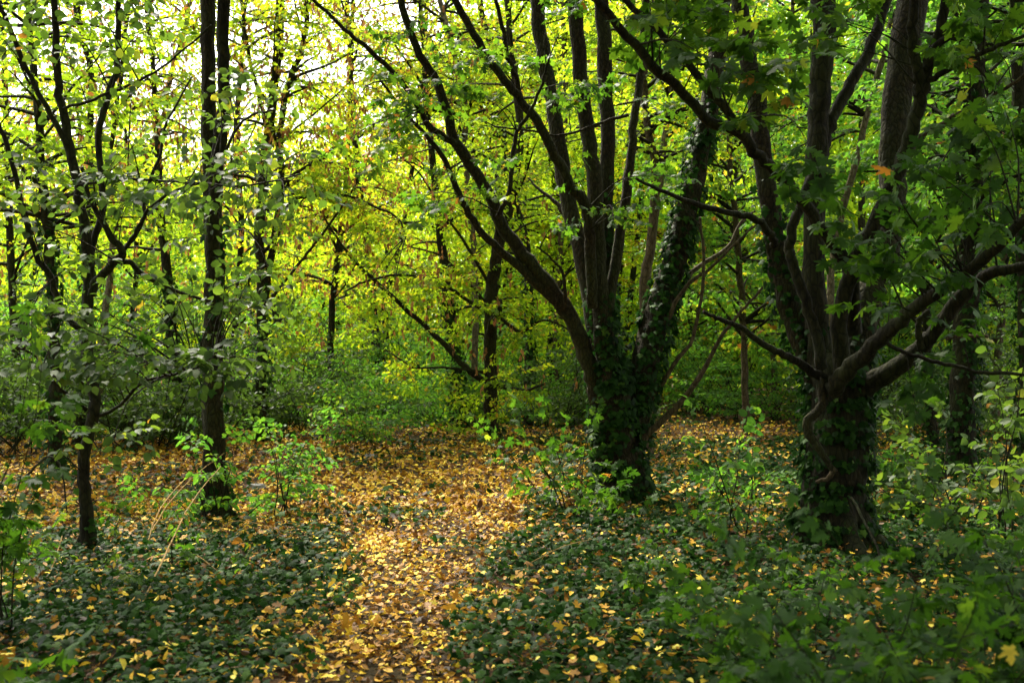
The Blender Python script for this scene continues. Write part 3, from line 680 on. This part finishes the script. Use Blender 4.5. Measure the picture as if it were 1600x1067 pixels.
MT = simple('hornbeam_tree', 'lone upright trunk with long low arching branches at the far end of the clearing', 20.3,
    [([(769, 692), (767, 640), (767, 605), (766, 530), (767, 474), (772, 420), (778, 380), (800, 300), (812, 200), (800, 90), (790, -25)], (32, 28, 27, 25, 22, 16, 14, 13))],
    'bark_brown', (-1, .5, 200, 1), crown=(20, .5), tint0=.5, seeds=120,
    branches=[([(764, 606), (757, 597), (720, 567), (690, 534), (649, 496), (600, 451), (562, 417), (532, 380), (500, 330)], (11, 10, 9, 8, 7, 5, 3)),
              ([(762, 584), (757, 582), (705, 575), (645, 575)], (6, 5, 3)),
              ([(766, 492), (757, 487), (720, 462), (682, 438), (630, 429), (577, 438), (540, 455)], (7, 6, 5, 3)),
              ([(766, 530), (768, 505), (780, 485), (782, 470)], (15, 14, 12, 8)),
              ([(770, 505), (780, 496), (814, 519), (850, 500), (900, 520)], (7, 6, 4, 3)),
              ([(770, 600), (785, 603), (817, 611), (850, 600)], (10, 8, 6, 4)),
              ([(762, 440), (724, 375), (690, 330), (660, 277), (619, 240)], (6, 5, 4, 2)), ([(766, 480), (730, 440), (690, 400), (640, 385), (560, 350)], (5, 4, 3, 2))],
    patches=[(660, 430, 110, 40, 14, -1, .6), (600, 520, 80, 40, 5, -1, .45), (740, 650, 60, 25, 4, -.5, .5)])
simple('ivy_clad_tree', 'dark ivy-wrapped tree between the lone clearing trunk and the large maple', 27,
    [([(826, 656), (825, 600), (827, 530), (826, 450), (821, 375), (806, 319), (791, 232), (776, 150), (762, 80), (745, -25)], (22, 19, 17, 17, 15, 14, 13))],
    'bark', (-2, 3.6, 330, 1), crown=(26, .4), tint0=.6, branches=[([(822, 400), (790, 330), (757, 187), (739, 131), (716, 94)], (9, 8, 6, 4))], L=(1.5, 3))
simple('birch_tree', 'slender pale trunk rising behind the outer limbs of the large maple', 24,
    [([(735, 668), (742, 560), (742, 417), (735, 337), (728, 240), (724, 150), (705, 75), (682, -25)], (15, 14, 13, 12, 11))], 'bark_pale', None, crown=(22, .45), tint0=.68, L=(1.3, 2.8), seeds=200)
simple('ivy_clad_tree', 'dark ivy-wrapped trunk behind the slender forking hazel at the left', 14.5,
    [([(88, 746), (86, 680), (84, 560), (83, 474), (76, 380), (66, 280), (60, 180), (48, 60), (40, -25)], (30, 28, 24, 22, 18, 14, 12))],
    'bark', (-1, 4.2, 340, 1), crown=(22, .45), tint0=.4, L=(1.2, 2.4), lsize=.09)
simple('hornbeam_tree', 'thin leaning pale stem in the bright gap between the hazel and the straight trunk', 21,
    [([(150, 690), (160, 560), (172, 420), (187, 330), (229, 244), (255, 185), (264, 130), (290, 40), (300, -25)], (16, 15, 13, 12, 10))], 'bark_pale', None, crown=(12, .4), tint0=.65, L=(1, 2.2), seeds=340, keep=.8)
simple('hornbeam_tree', 'twin pale stems with ivy at mid height behind the hazel crown', 18,
    [([(120, 708), (130, 600), (139, 400), (139, 300), (141, 187), (142, 112), (120, 19), (115, -25)], (20, 18, 16, 14, 13)),
     ([(134, 420), (150, 300), (175, 220), (190, 100), (205, -25)], (12, 10, 9))], 'bark_brown', (1.5, 4.4, 160, 1), crown=(17, .4), tint0=.6, L=(1, 2.2), seeds=260, keep=.9)
simple('ivy_clad_tree', 'short dark ivy-smothered trunk in the undergrowth left of the straight trunk', 20,
    [([(286, 690), (280, 620), (268, 520), (262, 430), (250, 330), (246, 230), (240, 120), (225, -25)], (26, 24, 20, 14, 11, 9))], 'bark', (-2, 3.1, 360, 1), crown=(15, .4), tint0=.5, L=(1, 2), seeds=120, keep=.7)
simple('hornbeam_tree', 'spreading bright yellow green tree in the middle of the view beyond the clearing', 30,
    [([(585, 650), (590, 600), (588, 520), (575, 400), (560, 280), (548, 120), (540, -25)], (17, 15, 14, 12, 9)),
     ([(586, 520), (620, 400), (645, 260), (660, 120), (668, -25)], (10, 9, 8))], 'bark', None, crown=(50, .25), tint0=.72, L=(1.6, 3.4), lsize=.09, seeds=260,
     patches=[(600, 540, 110, 60, 12, 0, .4)])
simple('hornbeam_tree', 'yellowing tree filling the bright space between the forked pale stems and the maple limbs', 25,
    [([(520, 668), (516, 580), (520, 470), (535, 340), (545, 200), (550, 60), (552, -25)], (16, 14, 12, 10, 8))], 'bark', None, crown=(30, .28), tint0=.78, L=(1.6, 3.2), seeds=460, lsize=.085)
simple('ivy_clad_tree', 'ivy-covered trunk in deep shade behind the arching low branches', 24,
    [([(717, 672), (716, 620), (712, 560), (700, 470), (690, 380), (675, 250), (664, 120), (655, -25)], (26, 24, 20, 14, 11, 9))], 'bark', (-2, 2.8, 380, 1), crown=(24, .35), tint0=.6, L=(1.4, 2.8))
simple('hornbeam_tree', 'slim bare trunk seen between the outer limbs of the large maple', 32,
    [([(866, 645), (868, 560), (872, 440), (880, 300), (884, 160), (880, 40), (876, -25)], (13, 12, 11, 9))], 'bark_tan', None, crown=(36, .25), tint0=.6, L=(1.6, 3.4), lsize=.09)
simple('hornbeam_tree', 'smooth pale tan stem just right of the large maple stems', 17,
    [([(1012, 690), (1010, 560), (1006, 440), (1016, 382), (1024, 270), (1012, 200), (1007, 120), (1010, -25)], (20, 18, 17, 16, 15))], 'bark_tan', None, crown=(16, .5), tint0=.55, L=(1.2, 2.6))
simple('hornbeam_tree', 'paler thin stem leaning right behind the ivy-wrapped maple stem', 18.5,
    [([(1000, 690), (1004, 560), (1012, 440), (1028, 320), (1040, 200), (1050, 120), (1062, -25)], (18, 16, 14, 13, 11))], 'bark_pale', None, crown=(16, .5), tint0=.55, L=(1.2, 2.6))
simple('hornbeam_tree', 'thin pale scaly stem glimpsed between the thick limbs of the dark maple', 17,
    [([(1290, 680), (1296, 560), (1300, 427), (1318, 324), (1345, 225), (1372, 117), (1399, 13), (1405, -25)], (17, 16, 15, 14, 13))], 'bark_pale', None, crown=(16, .5), tint0=.5, L=(1.2, 2.6), leaf='green')
simple('ivy_clad_tree', 'thick ivy-covered trunk at the right edge behind the dark maple', 14,
    [([(1502, 740), (1502, 650), (1508, 520), (1516, 400), (1520, 270), (1525, 135), (1529, -25)], (58, 52, 46, 42, 42, 40))], 'bark', (-1, 5.2, 360, 1), crown=(20, .5), tint0=.45, L=(1.2, 2.6), leaf='green', lsize=.10)
simple('ivy_clad_tree', 'second ivy-covered trunk half cut by the right edge', 16,
    [([(1612, 700), (1606, 560), (1600, 400), (1598, 250), (1590, 100), (1585, -25)], (40, 36, 32, 28, 26))], 'bark', (-1, 4.2, 300, 1), crown=(18, .4), tint0=.45, L=(1.2, 2.4), leaf='green', lsize=.10)
simple('maple_tree', 'young maple with a thin dark trunk right of the massive dark maple', 19,
    [([(1460, 705), (1452, 620), (1448, 500), (1450, 380), (1462, 260), (1470, 120), (1478, -25)], (22, 20, 17, 14, 12))], 'bark', (-1, 1.8, 200, 1), crown=(30, .25), tint0=.5, L=(1.4, 2.8), leaf='green', lsize=.12, tpl=MAPLE_LO)
simple('maple_tree', 'thin bright green maple standing between the large maple and the dark maple', 22,
    [([(1168, 680), (1164, 600), (1160, 480), (1150, 360), (1140, 240), (1146, 100), (1150, -25)], (15, 14, 12, 10))], 'bark_tan', None, crown=(36, .22), tint0=.62, L=(1.4, 2.8), leaf='green', lsize=.11, tpl=MAPLE_LO)
simple('hornbeam_tree', 'slim tree with thin leaning stems left of the dark maple trunk', 27,
    [([(1212, 655), (1208, 560), (1206, 450), (1216, 330), (1230, 180), (1236, 40), (1240, -25)], (12, 11, 10, 8)),
     ([(1208, 560), (1180, 470), (1150, 380), (1120, 300), (1090, 200)], (8, 7, 5, 3))], 'bark_tan', None, crown=(40, .2), tint0=.6, L=(1.5, 3.2), leaf='green', lsize=.10)
simple('hornbeam_tree', 'tall tree far back between the two ivy trunks at the right', 27,
    [([(1390, 656), (1386, 560), (1400, 420), (1408, 280), (1412, 120), (1416, -25)], (16, 15, 13, 11))], 'bark', None, crown=(44, .2), tint0=.5, L=(1.6, 3.2), leaf='green', lsize=.10)
simple('hornbeam_tree', 'broad green tree far back at the right edge of the wood', 24,
    [([(1556, 665), (1560, 560), (1570, 420), (1576, 280), (1580, 120), (1584, -25)], (18, 16, 14, 12))], 'bark_tan', None, crown=(44, .2), tint0=.45, L=(1.6, 3.2), leaf='green', lsize=.10)
simple('hornbeam_tree', 'dense tree with dry brown tips beside the left edge', 22,
    [([(30, 700), (26, 600), (20, 470), (14, 330), (10, 200), (4, 60), (0, -25)], (18, 16, 14, 11))], 'bark', None, crown=(28, .25), tint0=.62, L=(1.4, 3), seeds=260)
simple('hornbeam_tree', 'tree with thin dark stem and hanging foliage left of the pale forked stems', 26,
    [([(352, 680), (360, 590), (372, 460), (376, 330), (370, 200), (380, 60), (384, -25)], (15, 14, 12, 9))], 'bark', None, crown=(21, .22), tint0=.62, L=(1.4, 2.8), seeds=280, keep=.85)
simple('hornbeam_tree', 'low-branched tree in the shade under the bright gap at the left', 25,
    [([(205, 690), (210, 600), (206, 500), (214, 400), (200, 300), (196, 200)], (14, 12, 10, 7))], 'bark', None, crown=(22, .2), tint0=.5, L=(1.2, 2.4), seeds=60)
simple('hornbeam_tree', 'tree with fine foliage behind the large maple stems', 36,
    [([(960, 640), (962, 540), (970, 400), (985, 250), (990, 100), (992, -25)], (12, 11, 9, 8))], 'bark', None, crown=(44, .2), tint0=.62, L=(1.8, 3.6), lsize=.10)
simple('hornbeam_tree', 'tree with yellow-green foliage behind the ivy-wrapped leaning maple stem', 33,
    [([(1082, 640), (1080, 540), (1076, 400), (1080, 250), (1090, 100), (1096, -25)], (12, 11, 9, 8))], 'bark', None, crown=(44, .2), tint0=.7, L=(1.8, 3.4), lsize=.10)
simple('hornbeam_tree', 'tall thin tree behind the lone clearing trunk', 34,
    [([(770, 640), (776, 560), (790, 430), (800, 280), (806, 120), (810, -25)], (11, 10, 9, 7))], 'bark', None, crown=(44, .2), tint0=.68, L=(1.8, 3.4), lsize=.10)

# ---- far wood that reads as one mass
fw = MB(); n = 430
tx = rng.uniform(-1, 1, n); ty = 34 + 40 * rng.random(n) ** 1.2; tx = tx * (.52 * ty + 4)
for x, y in zip(tx, ty):
    left = float(sst(4, -6, x / y * 40)); h = rng.uniform(10, 14) * (1 - .08 * left) + 6 * (1 - left); z0 = float(ground(x, y)); r = rng.uniform(.06, .16)
    P = np.array([[x, y, z0], [x + rng.normal(0, .4), y, z0 + h * .5], [x + rng.normal(0, .9), y, z0 + h]]); tube(fw, catmull(P, 3), np.linspace(r, r * .3, 7), 5, 1, 0, False)
    m = int(120 * h / 12); c = np.column_stack([rng.normal(0, 1.7, m), rng.normal(0, 1.7, m), h * rng.uniform(.04, 1.02, m)]) + [x, y, z0]
    p = np.repeat(c, 15, 0) + rng.normal(0, .36, (len(c) * 15, 3)) * [1, 1, .55]; k = len(p)
    tc = .52 + .05 * left + rng.normal(0, .10) + np.repeat(rng.normal(0, .08, m), 15) + rng.normal(0, .08, k)
    leaves(fw, DIAM, p, rng.normal(0, 1, (k, 3)) - [0, 0, .5], rng.normal(0, .7, (k, 3)) + [0, 0, 1], rng.uniform(.12, .24, k), np.clip(tc, 0, 1))
tag(fw.build('distant_wood', [M['horn'], M['bark']]), label='bright green far-off woodland closing the view behind the trees', cat='woodland', kind='stuff')

# rest of the wood: unseen crowns added beside and behind the viewer for shade
cv = MB(); n = 1300
cx = rng.uniform(-16, 18, n); cyy = rng.uniform(-16, 15, n); cz = rng.uniform(7.2, 12, n)
k = ~((cyy > 9.5) & (cx < 2) & (cx > -8)) & (cz > 6.0 + .36 * np.maximum(cyy, 0))  # opening left in the added canopy so sun reaches the clearing
c = np.column_stack([cx, cyy, cz])[k]
low = np.column_stack([np.where(rng.random(260) < .5, -1, 1) * rng.uniform(9, 16, 260), rng.uniform(-12, 8, 260), rng.uniform(.8, 8, 260)])
back = np.column_stack([rng.uniform(-14, 14, 460), rng.uniform(-14, -6, 460), rng.uniform(.5, 9, 460)])
c = np.vstack([c, low, back]); q = np.repeat(c, 46, 0) + rng.normal(0, .55, (len(c) * 46, 3)) * [1, 1, .45]; m = len(q)
leaves(cv, MAPLE_LO, q, rng.normal(0, 1, (m, 3)) * [1, 1, .4] - [0, 0, .25], rng.normal(0, .4, (m, 3)) + [0, 0, 1], rng.uniform(.14, .24, m), np.clip(rng.normal(.5, .18, m), 0, 1))
for _ in range(34):
    x, y = rng.uniform(-16, 16), rng.uniform(-15, 7)
    if abs(x) < .55 * max(y, 0) + 2.5 and y > -4: continue
    z0 = float(ground(x, y)); a = np.array([[x, y, z0 - .1], [x + rng.normal(0, .3), y, 4], [x + rng.normal(0, .8), y + rng.normal(0, .5), 10.5]])
    tube(cv, catmull(a, 6), np.linspace(rng.uniform(.1, .26), .06, 13), 10, 1, .2)
tag(cv.build('unseen_shade_woodland', [M['maple'], M['bark_brown']]), label='leafy maple wood outside the view, added to shade the path', cat='woodland', kind='stuff')

# ------------------------------------------------------------------ shrubs and saplings
def shrub(name, label, px, py, h, wd, n, leaf='green', tpl=OVATE, lsize=.09, kind='alt', scale=.4, tint0=.5, group=None, cat='shrub', d=None, el=(35, 85), sub=4, bend=.35, jit=.5, r=.008, z=None, flat=.8):
    d = d or EYE * F / (py - HZ)
    t = Tree(name, label, d, px, 'bark', group, cat)
    pos = []; dr = []; base = t.loc
    for _ in range(n):
        a = random.uniform(0, 2 * math.pi); e = R(random.uniform(*el)); Ls = h * random.uniform(.6, 1.05)
        p = base + np.array([random.uniform(-1, 1) * wd * .25, random.uniform(-1, 1) * wd * .25, 0]); p[2] = float(ground(p[0], p[1])) - .02
        dv = np.array([math.cos(a) * math.cos(e), math.sin(a) * math.cos(e), math.sin(e)]); q = [p]
        for j in range(6):
            dv = nrm(dv + np.array([math.cos(a) * bend / 6, math.sin(a) * bend / 6, -.04]) + rng.normal(0, .10, 3)); q.append(q[-1] + dv * Ls / 6)
        q = catmull(q, 2); tube(t.trunk, q, np.linspace(r, r * .3, len(q)), 5, 0, 0, False); t.wood.append((q, np.full(len(q), r)))
        for k in range(sub):
            tt = .3 + .7 * (k + random.random() * .7) / sub; ii = min(int(tt * (len(q) - 1)), len(q) - 2)
            aa = random.uniform(0, 2 * math.pi); pos.append(q[ii]); dr.append([math.cos(aa), math.sin(aa), random.uniform(-.05, .4)])
        pos.append(q[-1]); dr.append(dv)
    t.sprays(np.array(pos), np.array(dr), kind, scale, tpl=tpl, lsize=lsize, tint0=tint0, jit=jit, flat=flat)
    # branch name for the stems of a shrub
    if t.trunk.n: t.trunk.build('stem', M['bark'], t.root, t.loc)
    t.trunk = MB(); t.done(leaf); return t

shrub('beech_sapling', 'bright green shoots growing from the foot of the straight dividing trunk', 345, 830, 1.0, .5, 5, d=10.6, lsize=.07, tint0=.42, sub=3, scale=.36, el=(60, 88))
shrub('beech_sapling', 'layered green sapling right of the straight dividing trunk', 450, 815, .95, .6, 5, d=11.2, lsize=.07, tint0=.35, sub=3, scale=.40, el=(62, 88), flat=1.6)
shrub('hornbeam_shrub', 'layered green bush at the back edge of the clearing, left of its centre', 560, 705, 1.4, 2.0, 10, d=18, lsize=.085, tint0=.5, sub=4, scale=.55, el=(40, 80), flat=1.6)
shrub('maple_sapling', 'lobed-leaf maple sapling climbing the left foot of the large ivy maple', 880, 800, 1.15, .8, 8, d=11.0, leaf='maple', tpl=MAPLE, kind='tip', lsize=.08, scale=.24, tint0=.4, sub=3, el=(50, 85))
shrub('maple_sapling', 'small maple sapling with spreading dark leaves at the base of the large ivy maple', 935, 815, .7, .6, 5, d=10.4, leaf='maple', tpl=MAPLE, kind='tip', lsize=.08, scale=.22, tint0=.4, sub=3)
shrub('hazel_sapling', 'slim sapling with a few rounded green leaves between the two maples', 1150, 860, 1.35, .3, 3, d=9.6, leaf='green', tpl=OV_HI, kind='tip', lsize=.08, scale=.22, tint0=.35, sub=4, el=(76, 90), bend=.1)
shrub('hazel_sapling', 'leafy low sapling in the ivy left of the dark maple', 1130, 800, .7, .8, 6, d=11.5, leaf='green', tpl=OVATE, lsize=.07, scale=.3, tint0=.4, sub=2)
shrub('elder_shrub', 'green leafy bush right of the dark maple trunk', 1490, 850, 1.1, 1.0, 8, d=10.2, leaf='hazel', tpl=OV_HI, lsize=.085, scale=.36, tint0=.4, sub=3)
shrub('elder_shrub', 'taller leafy shoot with pale drooping leaves near the right edge', 1560, 850, 1.75, .4, 4, d=9.4, leaf='hazel', tpl=OV_HI, kind='tip', lsize=.10, scale=.26, tint0=.45, sub=4, el=(74, 90), bend=.15)
shrub('hazel_sapling', 'low green bush behind the dark maple trunk at its right', 1400, 740, .7, 1.2, 7, d=14, leaf='green', lsize=.08, scale=.35, tint0=.38, sub=3)
shrub('maple_sapling', 'dark out-of-focus maple bush filling the bottom right corner', 1480, 1500, 1.06, 1.2, 24, d=3.7, leaf='maple', tpl=MAPLE, kind='tip', lsize=.060, scale=.19, tint0=.35, sub=8, el=(50, 85), r=.005)
shrub('maple_sapling', 'leafy maple bush in front of the dark maple trunk', 1260, 1150, .82, .7, 9, d=4.9, leaf='maple', tpl=MAPLE, kind='tip', lsize=.062, scale=.19, tint0=.35, sub=6, el=(50, 82), r=.005)
shrub('maple_sapling', 'tall maple shoots at the lower right edge', 1620, 1150, 1.15, .6, 10, d=4.4, leaf='maple', tpl=MAPLE, kind='tip', lsize=.065, scale=.2, tint0=.33, sub=7, el=(64, 88), r=.005)
shrub('maple_sapling', 'maple sapling hugging the left edge beside the hazel', 10, 1000, 1.65, .5, 8, d=6.2, leaf='maple', tpl=MAPLE, kind='tip', lsize=.075, scale=.22, tint0=.4, sub=5, el=(72, 90), r=.005, bend=.15)
shrub('maple_sapling', 'low maple seedling clump in the bottom left corner', -20, 1060, .5, .5, 5, d=4.6, leaf='maple', tpl=MAPLE, kind='tip', lsize=.08, scale=.2, tint0=.5, sub=3, r=.004)
UB = [('rounded dark bush against the left edge under the trees', -10, 715, 2.2, 2.6, 17, .35), ('dark bush between the hazel and the straight trunk', 215, 712, 1.9, 2.6, 17.6, .4),
      ('shaded bush behind the straight dividing trunk', 300, 700, 2.3, 2.4, 19, .35), ('shaded bush behind the foot of the pale forked stems', 430, 690, 2.2, 2.6, 21, .35),
      ('dark undergrowth bush at the back of the clearing beside the short dark stump', 620, 670, 1.8, 2.6, 25, .5), ('leafy bush right behind the lone clearing trunk', 720, 668, 1.9, 2.4, 24, .5),
      ('dark bush behind the left foot of the large ivy maple', 880, 660, 2.3, 3.0, 24, .35), ('bushy undergrowth left of the ivy-wrapped tree in shade', 500, 680, 2.6, 3, 27, .55),
      ('wide green bush beyond the clearing right of the large ivy maple', 1110, 640, 2.0, 3.4, 29, .55), ('pale green bush beyond the ground ivy between the two maples', 1200, 650, 2.2, 3.2, 26, .5),
      ('dark bush behind the massive dark maple trunk', 1330, 650, 2.3, 3.0, 24, .4), ('shaded bush under the ivy trunk at the right', 1450, 670, 2.4, 3.0, 22, .35),
      ('dense green bush at the far right edge', 1600, 670, 2.8, 3.0, 20, .35), ('dark bush left of the ivy-wrapped trunk behind the hazel', 40, 700, 2.6, 2.6, 19.5, .3),
      ('far bush filling the gap between the pale trunk and the lone clearing trunk', 790, 650, 2.4, 3, 31, .5)]
YT = [('young tree with dark leaves against the left edge', 30, 705, 6.4, 24, .35), ('young tree in deep shade between the hazel and the short ivy-smothered trunk', 170, 700, 6.2, 27, .42),
      ('dense young tree between the ivy-smothered trunk and the pale forked stems', 330, 695, 5.8, 27, .45), ('young tree behind the pale forked stems', 450, 680, 6.0, 30, .5),
      ('bushy young tree beyond the middle of the clearing', 560, 665, 5.4, 31, .5), ('young tree behind the arching low branches of the lone trunk', 660, 660, 4.6, 29, .42),
      ('young tree left of the large ivy maple base', 860, 655, 5, 30, .42), ('young tree framed by the large ivy maple and the dark dead branch', 1130, 650, 4.6, 33, .55),
      ('young tree right of the massive dark maple', 1420, 655, 4.6, 27, .42)]
for lab, px, py, h, d, tn in YT:
    shrub('young_tree', lab, px, py, h, 2.2, 30, d=d, lsize=.10, tint0=tn, sub=10, scale=.65, el=(40, 88), r=.02, cat='young tree', group='young trees behind the clearing', leaf='green', tpl=OVATE)
for lab, px, py, h, wd, d, tn in UB:
    shrub('woodland_bush', lab, px, py, h * 1.15, wd, 26, d=d, lsize=.085, tint0=tn - .12, sub=5, scale=.55, el=(25, 85), r=.012, cat='bush', group='bushes round the clearing', leaf='hazel' if tn < .45 else 'green', tpl=OVATE)

# low seedlings standing in the ivy
def seedling(i, x, y, label, group, tpl, leaf, ls, tint0):
    d = y; t = Tree('maple_seedling' if tpl is MAPLE else 'woodland_seedling', label, d, 800 + x / d * F, 'bark', group, 'seedling')
    h = random.uniform(.18, .5); p = t.loc; q = catmull([p, p + [random.gauss(0, .03), random.gauss(0, .03), h * .5], p + [random.gauss(0, .08), random.gauss(0, .08), h]], 3)
    tube(t.trunk, q, np.linspace(.004, .0015, len(q)), 4, 0, 0, False)
    pos = []; dr = []
    for k in range(4):
        a = random.uniform(0, 6.28); ii = len(q) - 1 - k % 4; pos.append(q[ii]); dr.append([math.cos(a), math.sin(a), .2])
    t.sprays(np.array(pos), np.array(dr), 'tip', .13 + .3 * h * .5, tpl=tpl, lsize=ls, tint0=tint0, jit=.4)
    t.trunk.build('stem', M['bark'], t.root, t.loc); t.trunk = MB(); t.done(leaf)
cnt = 0
while cnt < 38:
    y = random.uniform(5.5, 13); x = random.uniform(float(path_r(y)) + .4, .46 * y)
    seedling(cnt, x, y, 'small green seedling standing in the dark ivy right of the path', 'seedlings in the ivy right of the path', random.choice((MAPLE, OVATE, MAPLE)), 'maple', .06, .4); cnt += 1
cnt = 0
while cnt < 22:
    y = random.uniform(6, 14); x = random.uniform(-.46 * y, float(path_l(y)) - .5)
    seedling(cnt, x, y, 'small green seedling left of the leaf-covered path', 'seedlings left of the path', random.choice((OVATE, OVATE, MAPLE)), 'maple', .06, .6); cnt += 1

# dry stalks, fallen branches, sticks
def rod(name, label, cat, pts, r0, r1, mat, lift=.03, group=None, forks=()):
    P = np.array([[(px - 800) / F * d, d, z] for px, d, z in pts]); P[:, 2] += ground(P[:, 0], P[:, 1]) + lift
    loc = P[0].copy(); root = MB(); C = catmull(P, 5); C[1:-1] += rng.normal(0, r0 * .25, (len(C) - 2, 3)); tube(root, C, np.linspace(r0, r1, len(C)), 6, 0, .15)
    for t, dv, L in forks:
        b = C[int(t * (len(C) - 1))]; q = catmull([b, b + np.array(dv) * L * .5 + rng.normal(0, .02, 3), b + np.array(dv) * L], 3); tube(root, q, np.linspace(r0 * .5, r1 * .4, len(q)), 5, 0, 0)
    return tag(root.build(name, M[mat], None, loc), label, cat, group)
rod('fallen_branch', 'brown fallen branch lying on the ivy at the lower right', 'branch', [(1105, 5.95, .06), (1160, 5.85, .08), (1215, 5.9, .07), (1290, 5.8, .05)], .016, .010, 'bark_tan', forks=[(.4, (-.6, .2, .1), .4), (.6, (.5, -.6, .15), .45)])
rod('fallen_branch', 'curved twig arching over the fallen branch at the lower right', 'branch', [(1150, 5.5, .02), (1175, 5.55, .16), (1235, 5.6, .12), (1300, 5.55, .03)], .009, .006, 'bark_tan')
rod('fallen_branch', 'thin pale stick in the ivy left of the fallen branch', 'stick', [(970, 6.5, .05), (1000, 6.4, .07), (1035, 6.45, .05)], .009, .007, 'bark_tan')
rod('fallen_branch', 'second thin pale stick just below the first in the ivy', 'stick', [(975, 6.2, .04), (1010, 6.1, .06), (1045, 6.15, .05)], .008, .006, 'bark_tan')
rod('dry_stalk', 'longest tan dry stalk slanting through the ivy left of the path', 'dry stalk', [(222, 7.0, .03), (255, 7.9, .18), (300, 9.0, .42), (345, 9.8, .62)], .007, .004, 'straw')
rod('dry_stalk', 'tan dry stalk leaning against the foot of the straight trunk', 'dry stalk', [(228, 9.4, .02), (262, 9.9, .26), (305, 10.4, .48), (350, 10.8, .66)], .007, .004, 'straw')
rod('dry_stalk', 'thin arched dry stalk just above the long slanting one', 'dry stalk', [(225, 9.0, .02), (250, 9.5, .28), (290, 10.2, .46), (318, 10.7, .5)], .006, .003, 'straw')
rod('dry_stalk', 'dry stalk lying toward the path below the sapling', 'dry stalk', [(265, 8.6, .05), (300, 8.3, .16), (345, 8.1, .05)], .005, .003, 'straw')
rod('dry_stalk', 'fine dry stalk crossing low over the ivy', 'dry stalk', [(325, 9.3, .05), (370, 9.4, .20), (460, 9.3, .12)], .004, .003, 'straw')
rod('dry_stalk', 'short tan stalk at the lower left of the hazel base', 'dry stalk', [(70, 7.9, .02), (85, 8.2, .12), (97, 8.5, .26)], .005, .003, 'straw')
rod('dry_stalk', 'bent grey brown twig leaning at the left edge behind the hazel', 'twig', [(40, 11.4, .3), (75, 11.0, .55), (95, 10.9, .45), (105, 10.8, .05)], .014, .006, 'bark')
rod('dry_stalk', 'dark leaning twig in the ivy right of the dark maple base', 'twig', [(1330, 8.3, .5), (1365, 8.0, .25), (1385, 7.8, .02)], .010, .006, 'bark')
rod('dry_stalk', 'long fine stalk lying over the ivy right of the path', 'dry stalk', [(830, 8.3, .08), (880, 8.6, .14), (930, 9.1, .12)], .004, .003, 'straw')
# pale stone-like scraps in the clearing
def scrap(label, px, d, s):
    x = (px - 800) / F * d; mb_ = MB(); V = []; n_ = 9
    for k in range(n_):
        a = 2 * math.pi * k / n_; rr = s * random.uniform(.7, 1.1); V.append([math.cos(a) * rr * 1.5, math.sin(a) * rr, random.uniform(0, .02)])
    V2 = [[v[0] * .8, v[1] * .8, .03 + random.uniform(0, .03)] for v in V]; V = np.array(V + V2 + [[0, 0, .06]])
    mb_.add(V, [(k, (k + 1) % n_, n_ + (k + 1) % n_, n_ + k) for k in range(n_)], .5, 0, True); mb_.add(V, [(n_ + k, n_ + (k + 1) % n_, 2 * n_) for k in range(n_)], .5, 0, True)
    o = mb_.build('stone', M['stone']); o.location = (x, d, float(ground(x, d)) + .03); tag(o, label, 'stone')
M['stone'] = ground_mat('grey_stone', [(.3, (.18, .17, .16)), (.6, (.34, .33, .31)), (.8, (.5, .48, .45))], 30)
scrap('pale grey stone beside the sapling right of the straight trunk', 398, 13.4, .09)
scrap('small pale stone near the middle of the clearing', 578, 16.7, .07)
scrap('pale flat stone at the back left of the clearing', 552, 17.6, .07)
# yellow leaf hanging on the corner bush
mb = MB(); p = W(1578, 1046, 3.4)
leaves(mb, MAPLE, np.array([p + [0, 0, .07]]), np.array([[.1, -.2, -1.]]), np.array([[.1, -1, .2]]), np.array([.055]), np.array([.95]), 0, curl=np.array([1.8]))
o = mb.build('yellow_leaf', M['litter'], None, p); tag(o, 'single yellow leaf caught on the dark bush in the bottom right corner', 'leaf')
